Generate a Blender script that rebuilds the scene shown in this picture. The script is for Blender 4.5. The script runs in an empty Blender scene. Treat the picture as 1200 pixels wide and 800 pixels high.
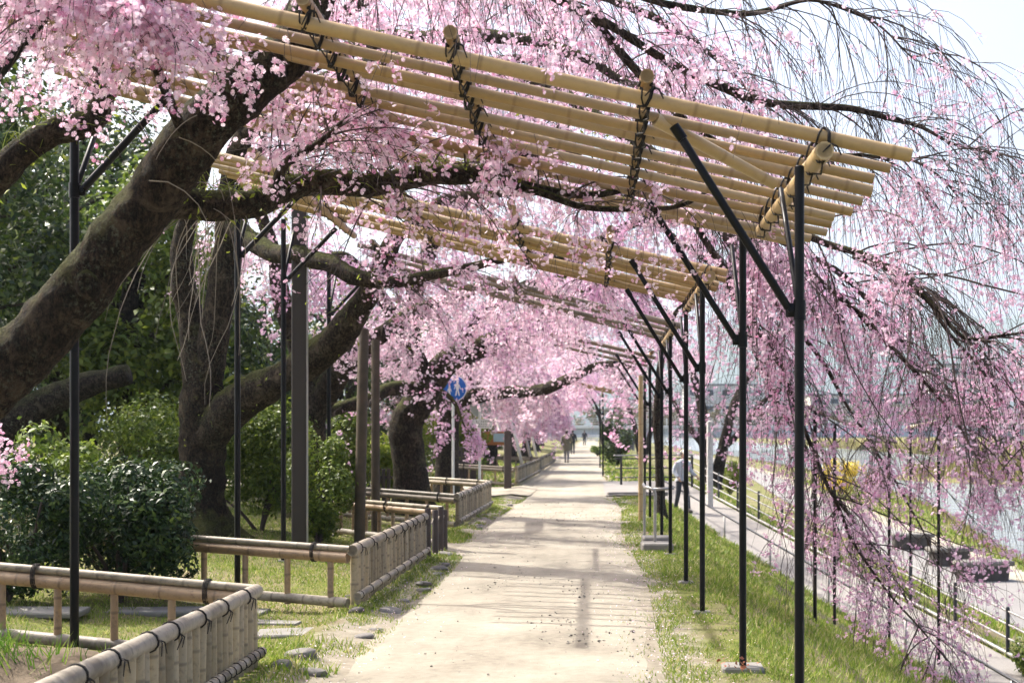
import bpy, math, random
import numpy as np
from mathutils import Vector, Matrix

random.seed(7)
rng = np.random.default_rng(7)
scene = bpy.context.scene
COL = scene.collection

# ------------------------------------------------------------------ camera
HAZE = 2.0e-4
F = 1667.0                    # focal length in pixels of a 1200 px wide picture (50 mm)
VX, VY, EYE = 695.0, 505.0, 1.6
cam_d = bpy.data.cameras.new('camera')
cam = bpy.data.objects.new('camera', cam_d)
COL.objects.link(cam)
cam.location = (0, 0, EYE)
cam.rotation_euler = (math.radians(90), 0, 0)
cam_d.sensor_width = 36
cam_d.lens = 36 * F / 1200
cam_d.shift_x = -(VX - 600) / 1200
cam_d.shift_y = (VY - 400) / 1200
cam_d.clip_start = 0.1
cam_d.clip_end = 20000
cam_d.dof.use_dof = True
cam_d.dof.focus_distance = 10.5
cam_d.dof.aperture_fstop = 4.0
scene.camera = cam

# ------------------------------------------------------------------ light
SUN_AZ = math.radians(-58)    # from +Y (along the path), negative = to the left
SUN_EL = math.radians(50)
world = bpy.data.worlds.new('World')
scene.world = world
world.use_nodes = True
wn = world.node_tree
wn.nodes.clear()
w_out = wn.nodes.new('ShaderNodeOutputWorld')
w_bg = wn.nodes.new('ShaderNodeBackground')
w_sky = wn.nodes.new('ShaderNodeTexSky')
w_sky.sky_type = 'NISHITA'
w_sky.sun_disc = False
w_sky.sun_elevation = SUN_EL
w_sky.sun_rotation = SUN_AZ
w_sky.air_density = 0.8
w_sky.dust_density = 7.0
w_sky.ozone_density = 1.0
w_bg.inputs['Strength'].default_value = 0.15
wn.links.new(w_sky.outputs[0], w_bg.inputs[0])
wn.links.new(w_bg.outputs[0], w_out.inputs[0])

sun_d = bpy.data.lights.new('sun', 'SUN')
sun_d.energy = 2.9
sun_d.angle = math.radians(0.53)
sun_d.color = (1.0, 0.95, 0.87)
sun = bpy.data.objects.new('sun', sun_d)
COL.objects.link(sun)
to_sun = Vector((math.sin(SUN_AZ) * math.cos(SUN_EL), math.cos(SUN_AZ) * math.cos(SUN_EL), math.sin(SUN_EL)))
sun.rotation_euler = to_sun.to_track_quat('Z', 'Y').to_euler()
sun.location = (-20, 20, 30)

scene.view_settings.view_transform = 'Standard'
scene.view_settings.look = 'None'
scene.view_settings.exposure = 1.40
scene.view_settings.gamma = 1.0
scene.cycles.max_bounces = 8
scene.cycles.transparent_max_bounces = 8
scene.cycles.use_denoising = True

# ------------------------------------------------------------------ helpers
def P(px, py, d):
    """point seen at photo pixel (px, py) at distance d metres along the path direction"""
    return np.array([(px - VX) / F * d, d, EYE - (py - VY) / F * d])

def smooth(a, b, x):
    t = np.clip((x - a) / (b - a), 0, 1)
    return t * t * (3 - 2 * t)

_nd = np.random.default_rng(3)
_NK = _nd.normal(size=(14, 3)); _NK /= np.linalg.norm(_NK, axis=1)[:, None]
_NP = _nd.uniform(0, 6.28, 14)
_NS = np.array([.7, .9, 1.1, 1.3, 1.6, 1.9, 2.3, 2.7, 3.1, .8, 1.2, 1.7, 2.1, 2.9])
def noise(p, s=1.0):
    """cheap smooth 3D noise, about -1..1"""
    p = np.asarray(p, float) * s
    v = 0
    for k in range(14):
        v = v + np.sin(p @ _NK[k] * _NS[k] * 2.2 + _NP[k] + 1.3 * np.sin(p @ _NK[(k + 5) % 14] * 1.1 + _NP[(k + 3) % 14]))
    return v / 5.0

def fast_mesh(name, V, Fc, smooth_shade=True):
    V = np.ascontiguousarray(V, dtype=np.float32); Fc = np.ascontiguousarray(Fc, dtype=np.int32)
    me = bpy.data.meshes.new(name)
    me.vertices.add(len(V)); me.vertices.foreach_set('co', V.ravel())
    k = Fc.shape[1]
    me.loops.add(Fc.size); me.loops.foreach_set('vertex_index', Fc.ravel())
    me.polygons.add(len(Fc))
    me.polygons.foreach_set('loop_start', np.arange(0, Fc.size, k, dtype=np.int32))
    if smooth_shade:
        me.polygons.foreach_set('use_smooth', np.ones(len(Fc), dtype=bool))
    me.update(calc_edges=True)
    return me

class MB:
    """collects shapes into one mesh"""
    def __init__(s):
        s.v = []; s.f = []; s.n = 0; s.attr = []
    def add(s, V, Fc, a=0.0):
        V = np.asarray(V, float)
        s.v.append(V)
        s.f += [tuple(int(i) + s.n for i in f) for f in Fc]
        s.n += len(V)
        s.attr.append(np.broadcast_to(np.asarray(a, float), (len(V),)))
        return s
    def box(s, c, size, rz=0.0, bev=0.0, rot=None):
        hx, hy, hz = [q / 2 for q in size]
        b = min(bev, hx * .9, hy * .9, hz * .9)
        if b <= 0:
            V = [(x, y, z) for z in (-hz, hz) for x, y in ((-hx, -hy), (hx, -hy), (hx, hy), (-hx, hy))]
            Fc = [(3, 2, 1, 0), (4, 5, 6, 7), (0, 1, 5, 4), (1, 2, 6, 5), (2, 3, 7, 6), (3, 0, 4, 7)]
        else:
            V = []
            def ring(ix, iy, z):
                i = len(V)
                V.extend([(-ix + b, -iy, z), (ix - b, -iy, z), (ix, -iy + b, z), (ix, iy - b, z), (ix - b, iy, z), (-ix + b, iy, z), (-ix, iy - b, z), (-ix, -iy + b, z)])
                return i
            r0 = ring(hx - b * .6, hy - b * .6, -hz); r1 = ring(hx, hy, -hz + b); r2 = ring(hx, hy, hz - b); r3 = ring(hx - b * .6, hy - b * .6, hz)
            Fc = [tuple(range(r0 + 7, r0 - 1, -1)), tuple(range(r3, r3 + 8))]
            for a_, c_ in ((r0, r1), (r1, r2), (r2, r3)):
                for i in range(8):
                    j = (i + 1) % 8
                    Fc.append((a_ + i, a_ + j, c_ + j, c_ + i))
        V = np.array(V, float)
        if rot is not None:
            V = V @ np.array(rot).T
        elif rz:
            cs, sn = math.cos(rz), math.sin(rz)
            V = V @ np.array([[cs, sn, 0], [-sn, cs, 0], [0, 0, 1]])
        return s.add(V + np.asarray(c, float), Fc)
    def tube(s, pts, rad, sides=8, cap=True, attr=None, squash=None):
        pts = np.asarray(pts, float); n = len(pts)
        rad = np.broadcast_to(np.asarray(rad, float), (n,))
        T = np.gradient(pts, axis=0); T /= np.linalg.norm(T, axis=1)[:, None] + 1e-9
        ref = np.array([0, 0, 1.0]) if abs(T[0][2]) < .9 else np.array([1.0, 0, 0])
        V = np.zeros((n, sides, 3)); u = np.cross(T[0], ref); u /= np.linalg.norm(u)
        ang = np.arange(sides) * 2 * math.pi / sides
        for i in range(n):
            u = u - T[i] * (u @ T[i]); u /= np.linalg.norm(u) + 1e-9
            w = np.cross(T[i], u)
            off = np.cos(ang)[:, None] * u + np.sin(ang)[:, None] * w
            V[i] = pts[i] + off * rad[i]
        Fc = []
        for i in range(n - 1):
            for k in range(sides):
                k2 = (k + 1) % sides
                Fc.append((i * sides + k, i * sides + k2, (i + 1) * sides + k2, (i + 1) * sides + k))
        if cap:
            Fc.append(tuple(range(sides - 1, -1, -1)))
            Fc.append(tuple((n - 1) * sides + k for k in range(sides)))
        a = np.repeat(attr, sides) if attr is not None else 0.0
        return s.add(V.reshape(-1, 3), Fc, a)
    def ellipsoid(s, c, r, seg=10, rings=7):
        V = [(0, 0, -1)]
        for i in range(1, rings):
            th = -math.pi / 2 + math.pi * i / rings
            for k in range(seg):
                a = 2 * math.pi * k / seg
                V.append((math.cos(th) * math.cos(a), math.cos(th) * math.sin(a), math.sin(th)))
        V.append((0, 0, 1))
        Fc = []
        for k in range(seg):
            Fc.append((0, 1 + (k + 1) % seg, 1 + k))
            Fc.append((len(V) - 1, 1 + (rings - 2) * seg + k, 1 + (rings - 2) * seg + (k + 1) % seg))
        for i in range(rings - 2):
            for k in range(seg):
                k2 = (k + 1) % seg
                Fc.append((1 + i * seg + k, 1 + i * seg + k2, 1 + (i + 1) * seg + k2, 1 + (i + 1) * seg + k))
        return s.add(np.array(V) * np.asarray(r, float) + np.asarray(c, float), Fc)
    def loft(s, rings, cap=True):
        """rings: list of (k,3) arrays with the same k"""
        k = len(rings[0]); V = np.concatenate([np.asarray(r, float) for r in rings]); Fc = []
        for i in range(len(rings) - 1):
            for a in range(k):
                b = (a + 1) % k
                Fc.append((i * k + a, i * k + b, (i + 1) * k + b, (i + 1) * k + a))
        if cap:
            Fc.append(tuple(range(k - 1, -1, -1))); Fc.append(tuple((len(rings) - 1) * k + a for a in range(k)))
        return s.add(V, Fc)
    def mesh(s, name, smooth_shade=True, attr=False, flat_angle=None):
        me = bpy.data.meshes.new(name)
        V = np.concatenate(s.v)
        me.from_pydata(V.tolist(), [], s.f)
        if smooth_shade:
            me.polygons.foreach_set('use_smooth', np.ones(len(me.polygons), dtype=bool))
            if flat_angle:
                me.set_sharp_from_angle(angle=math.radians(flat_angle))
        if attr:
            at = me.attributes.new('ring', 'FLOAT', 'POINT')
            at.data.foreach_set('value', np.concatenate(s.attr).astype(np.float32))
        me.update()
        return me

def obj(name, me, mat=None, parent=None, kind=None, loc=None, rot=None):
    o = bpy.data.objects.new(name, me)
    COL.objects.link(o)
    if mat is not None and me is not None and len(me.materials) == 0:
        me.materials.append(mat)
    if parent is not None:
        o.parent = parent
    if kind:
        o['kind'] = kind
    if loc is not None:
        o.location = loc
    if rot is not None:
        o.rotation_euler = rot
    return o

def thing(name, label, cat, loc=(0, 0, 0), rz=0.0, group=None):
    o = bpy.data.objects.new(name, None)
    o.empty_display_size = .2
    COL.objects.link(o)
    o.location = [float(q) for q in loc]; o.rotation_euler = (0, 0, rz)
    o['label'] = label; o['category'] = cat
    if group: o['group'] = group
    return o

def tag(o, label, cat, group=None):
    o['label'] = label; o['category'] = cat
    if group: o['group'] = group
    return o

# ------------------------------------------------------------------ materials
def new_mat(name):
    m = bpy.data.materials.new(name); m.use_nodes = True
    nt = m.node_tree
    b = nt.nodes['Principled BSDF']
    return m, nt, b

def nd(nt, typ, **kw):
    n = nt.nodes.new(typ)
    for k, v in kw.items():
        if k in n.inputs: n.inputs[k].default_value = v
        else: setattr(n, k, v)
    return n

def ramp(nt, fac, stops, interp='LINEAR'):
    r = nt.nodes.new('ShaderNodeValToRGB')
    r.color_ramp.interpolation = interp
    els = r.color_ramp.elements
    while len(els) < len(stops): els.new(.5)
    for e, (p, c) in zip(els, stops):
        e.position = p; e.color = (*c, 1)
    nt.links.new(fac, r.inputs[0])
    return r.outputs[0]

def mixc(nt, fac, a, b, mode='MIX'):
    m = nt.nodes.new('ShaderNodeMix'); m.data_type = 'RGBA'; m.blend_type = mode
    for sock, val in ((0, fac), (6, a), (7, b)):
        if isinstance(val, (int, float)): m.inputs[sock].default_value = val
        elif isinstance(val, tuple): m.inputs[sock].default_value = (*val, 1)
        else: nt.links.new(val, m.inputs[sock])
    return m.outputs[2]

def math_n(nt, op, a, b=None):
    m = nt.nodes.new('ShaderNodeMath'); m.operation = op
    for i, val in enumerate((a, b)):
        if val is None: continue
        if isinstance(val, (int, float)): m.inputs[i].default_value = val
        else: nt.links.new(val, m.inputs[i])
    return m.outputs[0]

def tex_noise(nt, scale, detail=4, rough=.55, vec=None, out=0, dist=0.0):
    n = nt.nodes.new('ShaderNodeTexNoise')
    n.inputs['Scale'].default_value = scale; n.inputs['Detail'].default_value = detail
    n.inputs['Roughness'].default_value = rough; n.inputs['Distortion'].default_value = dist
    if vec is not None: nt.links.new(vec, n.inputs['Vector'])
    return n.outputs[out]

def coords(nt, which='Object', scale=None):
    t = nt.nodes.new('ShaderNodeTexCoord')
    o = t.outputs[which]
    if scale:
        m = nt.nodes.new('ShaderNodeMapping'); m.inputs['Scale'].default_value = scale
        nt.links.new(o, m.inputs[0]); o = m.outputs[0]
    return o

def bump(nt, bsdf, h, strength=.3, dist=.02):
    b = nt.nodes.new('ShaderNodeBump'); b.inputs['Strength'].default_value = strength; b.inputs['Distance'].default_value = dist
    nt.links.new(h, b.inputs['Height']); nt.links.new(b.outputs[0], bsdf.inputs['Normal'])

def plain(name, col, rough=.6, metal=0.0, var=.15, scale=8, bumpy=0.0, spec=.5):
    m, nt, b = new_mat(name)
    n = tex_noise(nt, scale, 5, vec=coords(nt))
    c = ramp(nt, n, [(.25, tuple(q * (1 - var) for q in col)), (.75, tuple(min(1, q * (1 + var)) for q in col))])
    nt.links.new(c, b.inputs['Base Color'])
    b.inputs['Roughness'].default_value = rough; b.inputs['Metallic'].default_value = metal
    b.inputs['Specular IOR Level'].default_value = spec
    if bumpy:
        bump(nt, b, tex_noise(nt, scale * 6, 6, vec=coords(nt)), bumpy, .01)
    return m

def leafy(name, stops, trans=.35, rough=.5, spec=.4, tcol=1.0):
    """thin petals or leaves: colour differs from piece to piece, light passes through"""
    m, nt, b = new_mat(name)
    g = nt.nodes.new('ShaderNodeNewGeometry')
    c = ramp(nt, g.outputs['Random Per Island'], stops)
    big = tex_noise(nt, .9, 2, vec=coords(nt))
    c = mixc(nt, math_n(nt, 'MULTIPLY', big, .35), c, stops[0][1])
    nt.links.new(c, b.inputs['Base Color'])
    b.inputs['Roughness'].default_value = rough
    b.inputs['Specular IOR Level'].default_value = spec
    t = nt.nodes.new('ShaderNodeBsdfTranslucent')
    if tcol != 1.0:
        c2 = mixc(nt, 1.0, c, (min(1, tcol), min(1, tcol), min(1, tcol * .6)), 'MULTIPLY')
    else:
        c2 = c
    nt.links.new(c2, t.inputs[0])
    mx = nt.nodes.new('ShaderNodeMixShader'); mx.inputs[0].default_value = trans
    nt.links.new(b.outputs[0], mx.inputs[1]); nt.links.new(t.outputs[0], mx.inputs[2])
    nt.links.new(mx.outputs[0], nt.nodes['Material Output'].inputs[0])
    return m

def bark_mat(name, dark, light, moss=.5):
    m, nt, b = new_mat(name)
    co = coords(nt)
    co2 = coords(nt, 'Object', (1, 1, .35))
    n1 = tex_noise(nt, 9, 8, .65, co2, dist=.6)
    n2 = tex_noise(nt, 2.2, 4, .6, co)
    n3 = tex_noise(nt, 38, 6, .7, co)
    c = ramp(nt, n1, [(.3, dark), (.55, tuple((a + c_) / 2 for a, c_ in zip(dark, light))), (.8, light)])
    vo = nt.nodes.new('ShaderNodeTexVoronoi'); vo.feature = 'DISTANCE_TO_EDGE'; vo.inputs['Scale'].default_value = 11
    wob = nt.nodes.new('ShaderNodeMix'); wob.data_type = 'VECTOR'; wob.inputs[0].default_value = .3
    nt.links.new(co2, wob.inputs[4]); nt.links.new(tex_noise(nt, 12, 4, .6, co, 1), wob.inputs[5]); nt.links.new(wob.outputs[1], vo.inputs['Vector'])
    crack = ramp(nt, vo.outputs['Distance'], [(.0, (0, 0, 0)), (.09, (1, 1, 1))])
    c = mixc(nt, .6, c, mixc(nt, 1.0, c, crack, 'MULTIPLY'))
    n5 = tex_noise(nt, 5.5, 6, .7, co, dist=1.0)
    n6 = tex_noise(nt, 42, 6, .8, co2)
    c = mixc(nt, 1.0, c, ramp(nt, n6, [(.40, (.25, .25, .25)), (.5, (.85, .85, .85)), (.60, (2.0, 1.9, 1.8))]), 'MULTIPLY')
    c = mixc(nt, ramp(nt, n5, [(.52, (0, 0, 0)), (.66, (.75, .75, .75))]), c, tuple(q * 1.9 for q in light))
    lich = ramp(nt, n3, [(.52, (0, 0, 0)), (.66, (1, 1, 1))])
    lich2 = ramp(nt, n2, [(.42, (0, 0, 0)), (.6, (.85, .85, .85))])
    c = mixc(nt, mixc(nt, 1.0, lich, lich2, 'MULTIPLY'), c, (.15, .155, .105))
    g = nt.nodes.new('ShaderNodeNewGeometry')
    sx = nt.nodes.new('ShaderNodeSeparateXYZ'); nt.links.new(g.outputs['Normal'], sx.inputs[0])
    up = math_n(nt, 'ADD', sx.outputs[2], math_n(nt, 'MULTIPLY', n2, 1.3))
    up = math_n(nt, 'ADD', up, math_n(nt, 'MULTIPLY', math_n(nt, 'SUBTRACT', n5, .5), 1.6))
    mf = ramp(nt, math_n(nt, 'MULTIPLY', up, .5), [(.50 - .08 * moss, (0, 0, 0)), (.72, (moss, moss, moss))])
    mc = ramp(nt, n3, [(.3, (.035, .045, .008)), (.7, (.12, .13, .022))])
    c = mixc(nt, mf, c, mc)
    nt.links.new(c, b.inputs['Base Color'])
    b.inputs['Roughness'].default_value = .9
    b.inputs['Specular IOR Level'].default_value = .2
    bump(nt, b, math_n(nt, 'ADD', math_n(nt, 'ADD', n1, math_n(nt, 'ADD', math_n(nt, 'MULTIPLY', n3, .5), math_n(nt, 'MULTIPLY', n6, .5))), math_n(nt, 'MULTIPLY', crack, .22)), 1.0, .07)
    return m

def bamboo_mat(name, a, c_, ringc, rough=.38, stain=.3, spec=.5):
    m, nt, b = new_mat(name)
    co = coords(nt)
    n = tex_noise(nt, 3.0, 5, .6, co)
    n2 = tex_noise(nt, 26, 6, .65, co)
    oi = nt.nodes.new('ShaderNodeObjectInfo')
    f = math_n(nt, 'ADD', math_n(nt, 'MULTIPLY', n, .55), math_n(nt, 'MULTIPLY', oi.outputs['Random'], .55))
    c = ramp(nt, f, [(.2, a), (.8, c_)])
    oi2 = ramp(nt, math_n(nt, 'FRACT', math_n(nt, 'MULTIPLY', oi.outputs['Random'], 7.31)), [(.55, (0, 0, 0)), (1, (.45, .45, .45))])
    c = mixc(nt, oi2, c, tuple((q + .8 * sum(c_) / 3) / 2 for q in c_))
    st = ramp(nt, n2, [(.5, (0, 0, 0)), (.75, (stain, stain, stain))])
    lg = tex_noise(nt, 1.4, 4, .6, coords(nt, 'Object', (1.0, 2.2, 2.2)))
    c = mixc(nt, ramp(nt, lg, [(.5, (0, 0, 0)), (.66, (stain * 1.4, stain * 1.4, stain * 1.4))]), c, tuple(q * .6 for q in a))
    c = mixc(nt, st, c, tuple(q * .35 for q in a))
    at = nt.nodes.new('ShaderNodeAttribute'); at.attribute_name = 'ring'
    c = mixc(nt, math_n(nt, 'MULTIPLY', at.outputs['Fac'], .55), c, ringc)
    nt.links.new(c, b.inputs['Base Color'])
    b.inputs['Roughness'].default_value = rough
    b.inputs['Specular IOR Level'].default_value = spec
    bump(nt, b, n2, .15, .006)
    return m

M = {}
M['blossom'] = leafy('petal_pink', [(0, (.76, .48, .64)), (.3, (.84, .64, .77)), (.72, (.92, .81, .88)), (.9, (.79, .46, .62)), (1, (.60, .18, .36))], .45, .6, .2)
M['blossom_pale'] = leafy('petal_pale_pink', [(0, (.82, .57, .70)), (.4, (.88, .70, .80)), (.8, (.94, .84, .88)), (1, (.78, .42, .57))], .45, .6, .2)
M['blossom_lilac'] = leafy('petal_lilac_pink', [(0, (.72, .43, .64)), (.4, (.81, .57, .74)), (.8, (.90, .73, .84)), (1, (.70, .30, .50))], .45, .6, .2)
M['blossom_deep'] = leafy('petal_deep_pink', [(0, (.70, .39, .57)), (.4, (.79, .53, .69)), (.8, (.89, .71, .81)), (1, (.56, .16, .35))], .45, .6, .2)
M['young_leaf'] = leafy('young_leaf', [(0, (.20, .26, .03)), (1, (.34, .38, .06))], .5, .5, .3)
M['bark'] = bark_mat('cherry_bark', (.022, .016, .012), (.085, .064, .046), .85)
M['bark_trunk'] = bark_mat('cherry_bark_old', (.017, .012, .008), (.066, .047, .031), .7)
M['bark_far'] = bark_mat('cherry_bark_far', (.022, .017, .013), (.062, .048, .037), .4)
M['twig'] = plain('twig', (.060, .042, .036), .8, var=.4, scale=3)
M['twig_grey'] = plain('dry_twig', (.27, .23, .18), .8, var=.3, scale=3)
M['bamboo'] = bamboo_mat('bamboo_tan', (.26, .16, .06), (.40, .27, .12), (.18, .105, .04), .42, .2)
M['bamboo_pale'] = bamboo_mat('bamboo_pale', (.37, .25, .11), (.48, .35, .18), (.24, .15, .06), .38, .15)
M['fence_grey'] = bamboo_mat('bamboo_weathered', (.24, .20, .145), (.40, .35, .26), (.07, .055, .04), .55, .75)
M['fence_tan'] = bamboo_mat('bamboo_fence_tan', (.24, .155, .085), (.36, .25, .145), (.07, .045, .025), .5, .6)
M['picket'] = bamboo_mat('bamboo_picket', (.13, .105, .065), (.40, .33, .21), (.06, .045, .03), .55, .6)
M['fence_old'] = bamboo_mat('bamboo_old_dark', (.17, .135, .095), (.27, .215, .15), (.07, .055, .04), .6, .6)
M['rope'] = plain('palm_rope', (.016, .013, .012), .9, var=.4, scale=60, bumpy=.4)
M['black_steel'] = plain('black_painted_pipe', (.005, .005, .006), .36, 0.0, .3, 5, 0, .2)
M['dark_steel'] = plain('dark_rail_paint', (.022, .022, .026), .4, 0.0, .3, 5)
M['grey_steel'] = plain('grey_pipe', (.34, .33, .31), .42, .55, .15, 12)
M['white_paint'] = plain('white_pole_paint', (.74, .75, .76), .45, 0, .06, 6)
M['concrete'] = plain('concrete', (.21, .198, .178), .85, 0, .22, 5, .25)
M['stone'] = plain('grey_stone', (.17, .16, .145), .85, 0, .35, 6, .5)
M['stone_dark'] = plain('dark_stone', (.07, .062, .056), .85, 0, .35, 5, .5)
M['stone_slab'] = plain('stepping_stone', (.20, .19, .17), .85, 0, .25, 4, .35)
M['wood_dark'] = plain('dark_brown_post', (.060, .045, .038), .75, 0, .25, 7, .3)
M['wood_brown'] = plain('brown_pole', (.065, .046, .026), .75, 0, .35, 6, .4)
M['wood_grey'] = plain('weathered_wood', (.52, .50, .47), .8, 0, .25, 12, .4)
M['metal_brown'] = plain('brown_steel_post', (.030, .022, .018), .5, 0, .12, 4)
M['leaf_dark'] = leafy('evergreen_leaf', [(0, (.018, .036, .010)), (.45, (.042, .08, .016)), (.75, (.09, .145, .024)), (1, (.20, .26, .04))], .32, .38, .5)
M['leaf_camellia'] = leafy('camellia_leaf', [(0, (.010, .026, .010)), (.45, (.024, .055, .018)), (.8, (.06, .11, .028)), (1, (.14, .20, .04))], .15, .42, .32)
M['leaf_hedge'] = leafy('hedge_leaf', [(0, (.06, .10, .014)), (.5, (.14, .21, .026)), (1, (.28, .34, .05))], .35, .45, .4)
M['leaf_bright'] = leafy('bright_leaf', [(0, (.12, .18, .02)), (.6, (.24, .30, .03)), (1, (.38, .40, .06))], .45, .45, .3)
M['yellow_flower'] = leafy('forsythia_petal', [(0, (.60, .46, .03)), (1, (.82, .66, .09))], .4)
M['russet_leaf'] = leafy('russet_leaf', [(0, (.16, .09, .06)), (1, (.28, .15, .08))], .35)
M['grass'] = leafy('grass_blade', [(0, (.10, .18, .018)), (.45, (.21, .30, .036)), (.72, (.34, .40, .075)), (.86, (.48, .42, .18)), (1, (.58, .49, .26))], .4, .5, .3)
M['grass_green'] = leafy('grass_blade_lush', [(0, (.06, .15, .015)), (.6, (.14, .25, .03)), (1, (.30, .38, .07))], .4, .5, .3)
M['skin'] = plain('skin', (.52, .33, .25), .55, 0, .06, 6)
M['sign_blue'] = plain('sign_blue', (.012, .13, .52), .35, 0, .05, 3)
M['sign_white'] = plain('sign_white', (.80, .81, .82), .4, 0, .03, 3)
M['sign_back'] = plain('sign_back_grey', (.42, .47, .49), .4, .3, .08, 3)
M['sign_orange'] = plain('board_orange_brown', (.42, .16, .05), .55, 0, .15, 6)
M['sign_screen'] = plain('board_pale_panel', (.42, .56, .56), .4, 0, .08, 6)
M['ink'] = plain('lettering_ink', (.04, .05, .09), .6, 0, .1, 6)

def ground_mat():
    m, nt, b = new_mat('grassy_earth')
    co = coords(nt)
    n1 = tex_noise(nt, .55, 5, .6, co); n2 = tex_noise(nt, 6, 6, .65, co); n3 = tex_noise(nt, 55, 5, .7, co)
    soil = ramp(nt, n2, [(.3, (.20, .16, .10)), (.7, (.36, .30, .20))])
    gr = ramp(nt, n2, [(.3, (.08, .11, .02)), (.7, (.20, .22, .05))])
    f = ramp(nt, math_n(nt, 'ADD', math_n(nt, 'MULTIPLY', n1, .6), math_n(nt, 'MULTIPLY', n2, .4)), [(.40, (0, 0, 0)), (.56, (1, 1, 1))])
    c = mixc(nt, f, soil, gr)
    fine = ramp(nt, n3, [(.35, (.55, .55, .55)), (.65, (1.25, 1.25, 1.25))])
    c = mixc(nt, 1.0, c, fine, 'MULTIPLY')
    at = nt.nodes.new('ShaderNodeAttribute'); at.attribute_name = 'worn'
    wf = ramp(nt, math_n(nt, 'ADD', at.outputs['Fac'], math_n(nt, 'MULTIPLY', math_n(nt, 'SUBTRACT', n2, .5), .9)), [(.35, (0, 0, 0)), (.75, (1, 1, 1))])
    c = mixc(nt, wf, c, ramp(nt, n2, [(.35, (.22, .195, .15)), (.65, (.35, .32, .26))]))
    c = mixc(nt, math_n(nt, 'MULTIPLY', n3, .35), c, (.10, .085, .05))
    nt.links.new(c, b.inputs['Base Color'])
    b.inputs['Roughness'].default_value = .95; b.inputs['Specular IOR Level'].default_value = .1
    bump(nt, b, math_n(nt, 'ADD', n2, math_n(nt, 'MULTIPLY', n3, .5)), .6, .03)
    return m

def sand_mat(name, stops, pebble=.5):
    m, nt, b = new_mat(name)
    co = coords(nt)
    n1 = tex_noise(nt, .8, 6, .6, co); n2 = tex_noise(nt, 12, 6, .7, co); n3 = tex_noise(nt, 95, 4, .7, co)
    cs = coords(nt, 'Object', (1.0, .12, 1))
    n4 = tex_noise(nt, 2.2, 4, .6, cs)
    f = math_n(nt, 'ADD', math_n(nt, 'MULTIPLY', n1, .5), math_n(nt, 'ADD', math_n(nt, 'MULTIPLY', n2, .25), math_n(nt, 'MULTIPLY', n4, .25)))
    c = ramp(nt, f, stops)
    v = nt.nodes.new('ShaderNodeTexVoronoi'); v.inputs['Scale'].default_value = 26
    nt.links.new(co, v.inputs['Vector'])
    sp = ramp(nt, v.outputs['Distance'], [(.10, (1, 1, 1)), (.18, (0, 0, 0))])
    spots = mixc(nt, 1.0, sp, ramp(nt, n1, [(.45, (0, 0, 0)), (.62, (pebble, pebble, pebble))]), 'MULTIPLY')
    c = mixc(nt, spots, c, tuple(q * .35 for q in stops[0][1]))
    c = mixc(nt, math_n(nt, 'MULTIPLY', n3, .3), c, tuple(q * .65 for q in stops[0][1]))
    nt.links.new(c, b.inputs['Base Color'])
    b.inputs['Roughness'].default_value = .95; b.inputs['Specular IOR Level'].default_value = .15
    bump(nt, b, math_n(nt, 'ADD', n2, math_n(nt, 'MULTIPLY', n3, .7)), .55, .02)
    return m

def water_mat():
    m, nt, b = new_mat('river_water')
    b.inputs['Base Color'].default_value = (.24, .27, .29, 1)
    b.inputs['Roughness'].default_value = .1
    b.inputs['Specular IOR Level'].default_value = 1.0
    co = coords(nt, 'Object', (1, .35, 1))
    bump(nt, b, tex_noise(nt, 2.2, 5, .6, co), .8, .35)
    return m

M['ground'] = ground_mat()
M['sand'] = sand_mat('packed_sand', [(.36, (.18, .162, .128)), (.46, (.30, .272, .217)), (.54, (.37, .338, .27)), (.64, (.44, .407, .332))])
M['ramp'] = sand_mat('worn_concrete_ramp', [(.3, (.22, .205, .19)), (.7, (.35, .33, .305))], .15)
M['asphalt'] = sand_mat('promenade_grey', [(.3, (.20, .195, .19)), (.7, (.29, .28, .27))], .1)
M['soil'] = sand_mat('bare_soil', [(.36, (.085, .064, .042)), (.5, (.15, .118, .082)), (.64, (.21, .17, .122))], .5)
M['water'] = water_mat()
M['hill'] = plain('forest_hill', (.055, .085, .05), .95, 0, .3, .004)
M['far_wood'] = leafy('far_leaf', [(0, (.09, .085, .045)), (.4, (.16, .14, .07)), (.75, (.22, .20, .09)), (1, (.30, .19, .16))], .3)
M['reed'] = leafy('reed_leaf', [(0, (.20, .18, .06)), (.6, (.30, .27, .09)), (1, (.42, .38, .17))], .3)
M['bridge'] = plain('bridge_paint', (.40, .44, .50), .6, 0, .12, .6)
M['bridge_rail'] = plain('bridge_rail_paint', (.62, .64, .66), .5, 0, .08, .6)
M['wall_grey'] = plain('building_grey', (.48, .48, .47), .8, 0, .08, .3)
M['wall_cream'] = plain('building_cream', (.58, .54, .47), .8, 0, .08, .3)
M['roof_grey'] = plain('roof_tile_grey', (.16, .17, .19), .7, 0, .2, 1)
M['glass'] = plain('window_glass', (.05, .07, .09), .15, 0, .2, 1)

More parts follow.
